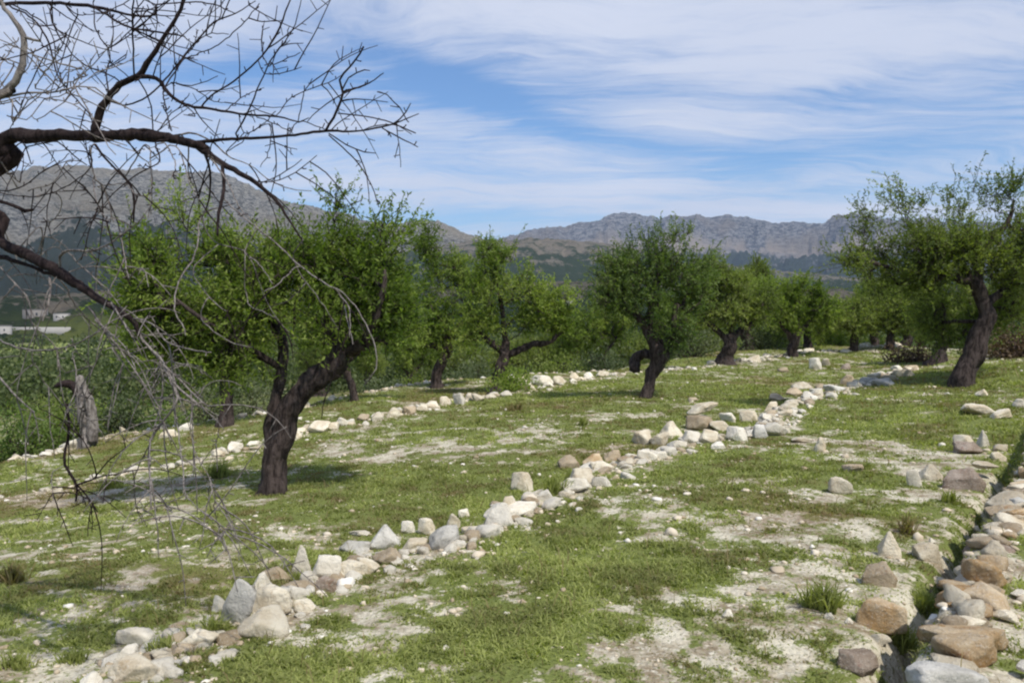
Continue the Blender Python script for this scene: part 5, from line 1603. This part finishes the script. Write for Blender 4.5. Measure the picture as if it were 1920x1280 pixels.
def pebbles():
    lr = np.random.default_rng(44)
    V0, F0 = ICO1[0], ICO1[1]
    n = 27000
    th = np.radians(lr.uniform(-50, 50, n)); r = 2.0 * (30 / 2.0) ** (lr.random(n) ** 0.8)
    X, Y = r * np.sin(th), r * np.cos(th)
    cv, dry = cover(X, Y)
    keep = lr.random(n) < (1.05 - cv * 0.75) * np.clip((fbm(X * 1.3, Y * 1.3, octv=3, seed=55) - 0.4) * 6, 0.06, 1)
    # rubble near the rows
    ex, ey = [], []
    for row, m, s in ((ROW_MAIN, 2200, 0.22), (ROW_MID, 1500, 0.35), (ROW_FAR, 700, 0.35), (WALL, 500, 0.3)):
        P = np.array(row)
        seg = np.concatenate([[0], np.cumsum(np.linalg.norm(np.diff(P[:, :2], axis=0), axis=1) / P[:-1, 1] ** 0.8)])
        q = lr.uniform(0, seg[-1], m)
        ex.append(np.interp(q, seg, P[:, 0]) + lr.normal(0, s, m) + (0.3 if row is WALL else 0)); ey.append(np.interp(q, seg, P[:, 1]) + lr.normal(0, s, m))
    ne = sum(len(e) for e in ex)
    X = np.concatenate([X[keep]] + ex); Y = np.concatenate([Y[keep]] + ey)
    n = len(X)
    R0 = np.hypot(X, Y)
    s = np.exp(lr.normal(-5.05, 0.55, n)) * (0.75 + R0 * 0.07)
    s[-ne:] *= 1.35
    Z = ground_z(X, Y)
    jit = 1 + lr.normal(0, 0.17, (n, len(V0), 1))
    ax = np.stack([s * lr.uniform(0.8, 1.6, n), s * lr.uniform(0.8, 1.4, n), s * lr.uniform(0.45, 0.85, n)], 1)
    a = lr.uniform(0, 6.28, n)
    P = V0[None] * jit * ax[:, None]
    x = P[..., 0] * np.cos(a)[:, None] - P[..., 1] * np.sin(a)[:, None]
    y = P[..., 0] * np.sin(a)[:, None] + P[..., 1] * np.cos(a)[:, None]
    P = np.stack([x + X[:, None], y + Y[:, None], P[..., 2] + (Z + ax[:, 2] * 0.35)[:, None]], -1).reshape(-1, 3)
    Fc = (F0[None] + (np.arange(n) * len(V0))[:, None, None]).reshape(-1, 3)
    m, T = new_mat('loose_pebbles')
    t = T.add('ShaderNodeAttribute', attribute_name='tone').outputs['Fac']
    c = T.mix(T.ramp(t, 0, 0.6), (0.34, 0.27, 0.18), (0.58, 0.50, 0.38))
    finish(T, pbsdf(T, T.mix(T.ramp(t, 0.75, 1.0), c, (0.72, 0.68, 0.60)), 0.9, None, 0.1))
    me = mesh_from('pebbles', P, Fc, False, {'tone': np.repeat(lr.random(n), len(V0))})
    tag(obj('pebbles', me, m), kind='stuff')


# ------------------------------------------------------------------ grass and low weeds
def blades(X, Y, Z, hgt, wid, lean, tone, lr):
    n = len(X)
    a = lr.uniform(0, 6.283, n)
    s = np.stack([np.cos(a), np.sin(a), np.zeros(n)], 1)
    b = lr.uniform(0, 6.283, n)
    d = np.stack([np.cos(b), np.sin(b), np.zeros(n)], 1) * (lean * hgt)[:, None]
    base = np.stack([X, Y, Z - 0.006], 1)
    mid = base + d * 0.35 + np.array([0, 0, 0.6]) * hgt[:, None]
    tip = base + d + np.array([0, 0, 1.0]) * (hgt * (1 - 0.25 * np.minimum(lean, 1.5)))[:, None]
    w = wid[:, None] * 0.5
    V = np.stack([base - s * w, base + s * w, mid + s * w * 0.8, tip, mid - s * w * 0.8], 1).reshape(-1, 3)
    i = np.arange(n) * 5
    q = np.stack([i, i + 1, i + 2, i + 4], 1)
    t = np.stack([i + 4, i + 2, i + 3], 1)
    return V, q, t, np.repeat(tone, 5)


def grass():
    lr = np.random.default_rng(12)
    n = 1250000
    th = np.radians(lr.uniform(-52, 52, n))
    r = 1.9 * (44 / 1.9) ** (lr.random(n) ** 0.85)
    X, Y = r * np.sin(th), r * np.cos(th)
    cv, dry = cover(X, Y)
    clump = fbm(X * 5.5, Y * 5.5, octv=3, seed=91)
    keep = (lr.random(n) < np.clip((cv - 0.08) * 1.1, 0.17, 1) * np.clip((clump - 0.34) * 4.5, 0.22, 1))
    X, Y, r, cv, dry, clump = (v[keep] for v in (X, Y, r, cv, dry, clump))
    m = len(X)
    Z = ground_z(X, Y)
    lush = fbm(X / 1.7 + 9, Y / 1.7, octv=3, seed=14)
    hgt = (0.011 + 0.024 * cv * lr.uniform(0.4, 1.3, m)) * (0.6 + lush) * (1 + 0.6 * sstep(6, 20, r)) * (0.5 + clump)
    wid = (0.0042 + r * 0.00085) * lr.uniform(0.7, 1.6, m)
    lean = np.abs(lr.normal(1.0, 0.5, m))
    med = fbm(X / 0.35, Y / 0.35, octv=3, seed=15)
    tone = np.clip(0.62 + (lush - 0.5) * 0.9 + (med - 0.5) * 1.3 + lr.normal(0, 0.14, m) - dry * 0.5 * lr.random(m), 0, 1)
    st = lr.random(m) < 0.012
    hgt[st] *= lr.uniform(2.0, 3.6, st.sum()); wid[st] *= 0.5; lean[st] *= 0.5; tone[st] = lr.uniform(0.0, 0.25, st.sum())
    V, q, t, tn = blades(X, Y, Z, hgt, wid, lean, tone, lr)
    me = mesh_from('grass', V, [q, t], False, {'tone': tn})
    tag(obj('grass', me, M['grass']), kind='stuff')
    print('blades', m)


def tuft(px, py, w, h, label, mat='grass', n=260, seed=0, name='grass_tuft', tone=0.8):
    lr = np.random.default_rng(seed + 300)
    g = gp(px, py)
    k = g[1] / F
    R0, H = w * k * 0.5, h * k
    a = lr.uniform(0, 6.283, n); rr = R0 * 0.75 * lr.random(n) ** 0.8 * (1 + 0.4 * np.sin(a * 3 + seed))
    X, Y = rr * np.cos(a), rr * np.sin(a) * 0.8
    hgt = H * (0.25 + 0.8 * lr.random(n) ** 1.3)
    V, q, t, tn = blades(X, Y, np.zeros(n), hgt, np.full(n, 0.004 + g[1] * 0.0009), np.abs(lr.normal(0.55, 0.35, n)), np.clip(lr.normal(tone, 0.12, n), 0, 1), lr)
    # spread the blades outward
    me = mesh_from(name, V, [q, t], False, {'tone': tn})
    o = obj(name, me, M[mat], None, g)
    tag(o, label, 'grass tuft' if 'tuft' in name else 'weed', 'taller tufts and weeds')


def tufts():
    L = [(1545, 1140, 80, 66, 'tall dark grass tuft on the bare ground left of the rusty block', 420), (1040, 925, 56, 44, 'leafy green weed between the pinkish cubic stone and the tan stones', 300),
         (1070, 905, 40, 36, 'bright weed right of the pinkish cubic stone', 200), (410, 895, 60, 40, 'dark spiky tuft left of the forked trunk base', 300), (900, 795, 24, 22, 'small green weed on the grass above the central row', 90),
         (1093, 797, 24, 24, 'small green weed in the grass below the swollen trunk', 90), (968, 770, 44, 26, 'reddish weed on the grass in front of the pale row', 100), (400, 1190, 50, 50, 'green weed at the left foot of the tall grey-white slab', 260),
         (1690, 1215, 66, 60, 'green tuft growing between the rusty block and the ochre boulder', 300), (1730, 1140, 60, 46, 'bright green tuft at the brink of the wall', 260), (210, 915, 60, 34, 'green tuft on the bare strip at the left', 260),
         (1170, 862, 30, 24, 'yellowish weed growing out of the central row', 120), (25, 1090, 60, 50, 'reddish dry weed at the left edge', 200), (1620, 880, 34, 22, 'green weed covering the flat tan stone', 120),
         (1555, 692, 18, 12, 'dark weed on the grass right of the far pale pair of stones', 60), (1645, 692, 22, 12, 'dark weed left of the leaning trunk', 60), (1700, 1000, 30, 50, 'dry upright weed between the upright and the tilted stone', 120),
         (305, 1215, 60, 30, 'weed between the smooth white stone and the flat tan ledge', 200), (820, 880, 60, 16, 'darker tuft of grass right of the forked tree', 160), (560, 1090, 44, 26, 'green weed under the upright pointed stone', 160),
         (720, 965, 60, 14, 'green tuft in front of the large almond tree', 160), (1780, 940, 44, 30, 'olive weed in the ditch beside the half buried boulder', 160), (30, 1250, 80, 40, 'weed at the lower left corner', 240), (140, 1240, 60, 34, 'weed left of the white stones at the lower left', 200)]
    for i, (px, py, w, h, lb, n) in enumerate(L):
        red = 'reddish' in lb or 'dry' in lb
        tuft(px, py, w, h, lb, n=n, seed=i, tone=0.15 if red else 0.7, name='grass_tuft' if 'tuft' in lb else 'weed')


# ------------------------------------------------------------------ woods in the valley and on the lower slopes
def woods():
    lr = np.random.default_rng(71)
    n = 5200
    th = np.radians(lr.uniform(-38, 38, n)); r = 52 * (900 / 52) ** lr.random(n)
    X, Y = r * np.sin(th), r * np.cos(th)
    dens = fbm(X / 70, Y / 70, octv=3, seed=8)
    leftopen = (np.degrees(th) < -23) & (r > 150) & (r < 800)
    keep = (dens > np.where((np.degrees(th) < -18) & (r < 160), 0.46, 0.40)) & ~(leftopen & (dens < 0.68)) 
    X, Y, r = X[keep], Y[keep], r[keep]
    Z = ground_z(X, Y)
    m = len(X)
    h = lr.uniform(0.8, 3.3, m) * (1 + r / 500)
    per = 130
    s = (0.05 + r * 0.0013)[:, None]
    u = unit(lr.normal(size=(m, per, 3))) * (lr.random((m, per, 1)) ** 0.4)
    u[..., 2] = np.abs(u[..., 2])
    P = u * (0.7 + 0.6 * lr.random((m, per, 1))) * np.stack([h * 0.9, h * 0.9, h], 1)[:, None]
    P += np.stack([X, Y, Z - 0.1], 1)[:, None]
    B = P.reshape(-1, 3)
    D = unit(u.reshape(-1, 3) + lr.normal(size=B.shape) * 0.7 + np.array([0, 0, 0.3]))
    LN = (np.repeat(s, per, 1) * lr.uniform(0.7, 1.4, (m, per))).ravel() * 1.8
    TN = np.clip(np.repeat(lr.random(m) ** 1.3, per) * 1.0 + lr.normal(0, 0.15, m * per), 0, 1)
    V, q, tn = leaf_mesh(B, D, LN, LN * 0.8, TN)
    me = mesh_from('woods', V, q, False, {'tone': tn})
    tag(obj('woods', me, M['leaf_wood']), kind='stuff')


# ------------------------------------------------------------------ houses far off
def box(mb, x0, x1, y0, y1, z0, z1):
    V = np.array([[x, y, z] for x in (x0, x1) for y in (y0, y1) for z in (z0, z1)])
    Q = np.array([[0, 1, 3, 2], [4, 6, 7, 5], [0, 4, 5, 1], [2, 3, 7, 6], [0, 2, 6, 4], [1, 5, 7, 3]])
    mb.raw(V, Q)


def hit(px, py):
    r = ray(px, py)
    res = _BVH.ray_cast(Vector((0, 0, EYE)), Vector(r).normalized())
    return np.array(res[0]) if res[0] is not None else at(px, py, 500)


def house(px, by, w, h, label, roof='flat', wallmat='plaster', nwin=3):
    p = hit(px, by)
    Y = p[1]
    zb = p[2]
    k = Y / F
    W, H = w * k * 0.72, h * k * 0.7
    root = empty('house', (p[0], Y, zb)); tag(root, label, 'house', 'houses in the valley')
    mb = MB(); box(mb, -W / 2, W / 2, 0, W * 0.6, -12, H); mb.build('wall', M[wallmat], root, False)
    mb = MB()
    if roof == 'flat':
        box(mb, -W / 2 - .2, W / 2 + .2, -.2, W * .6 + .2, H + .003, H + 0.35)
        mb.build('roof', M['stonewall'], root, False)
    else:
        e = 0.4
        V = np.array([[-W / 2 - e, -e, H + .003], [W / 2 + e, -e, H + .003], [W / 2 + e, W * .6 + e, H + .003], [-W / 2 - e, W * .6 + e, H + .003], [-W / 2 - e, W * .3, H * 1.35 + .5], [W / 2 + e, W * .3, H * 1.35 + .5]])
        mb.raw(V, np.array([[0, 1, 5, 4], [2, 3, 4, 5], [0, 3, 2, 1]]), np.array([[0, 4, 3], [1, 2, 5]]))
        mb.build('roof', M['tiles'], root, False)
    for i in range(nwin):
        x = -W / 2 + W * (i + 0.5) / nwin
        mb = MB(); box(mb, x - W * .05, x + W * .05, -0.06, 0.05, H * .35, H * .65); mb.build('window', M['window'], root, False)


def houses():
    house(2, 626, 34, 22, 'low white house cut by the left edge beside the field', nwin=2)
    house(60, 597, 50, 24, 'grey stone farmhouse with a pale roof above the field', wallmat='stonewall', nwin=2)
    house(112, 600, 34, 18, 'small whitish house right of the grey stone farmhouse', nwin=2)
    house(183, 678, 20, 11, 'tiny hut with an orange tiled roof above the grey dead stump', roof='gable', wallmat='stonewall', nwin=1)
    house(1069, 572, 20, 13, 'lone white house on the slope between the middle almond trees', nwin=2)
    # long whitewashed field wall
    p = hit(70, 617); k = p[1] / F
    mb = MB(); box(mb, -62 * k, 62 * k, 0, 0.5, -6, 4 * k)
    o = mb.build('field_wall', M['plaster'], None, False); o.location = p
    tag(o, 'long low whitewashed wall running along the field at the left', 'wall')
    o2 = None


trees()
back_row(SRC)
bushes()
bare_tree()
stump()
stones()
pebbles()
grass()
tufts()
woods()
houses()


# ------------------------------------------------------------------ air
def haze():
    mb = MB()
    box(mb, -9000, 9000, -9000, 9000, -130, 720)
    m = bpy.data.materials.new('thin_air_haze')
    m.use_nodes = True
    T = NT(m.node_tree)
    v = T.add('ShaderNodeVolumePrincipled')
    v.inputs['Color'].default_value = (0.60, 0.76, 1.0, 1)
    v.inputs['Density'].default_value = 0.00006
    out = T.add('ShaderNodeOutputMaterial')
    T.t.links.new(v.outputs[0], out.inputs['Volume'])
    o = mb.build('haze', m, None, False)
    tag(o, kind='stuff')


haze()
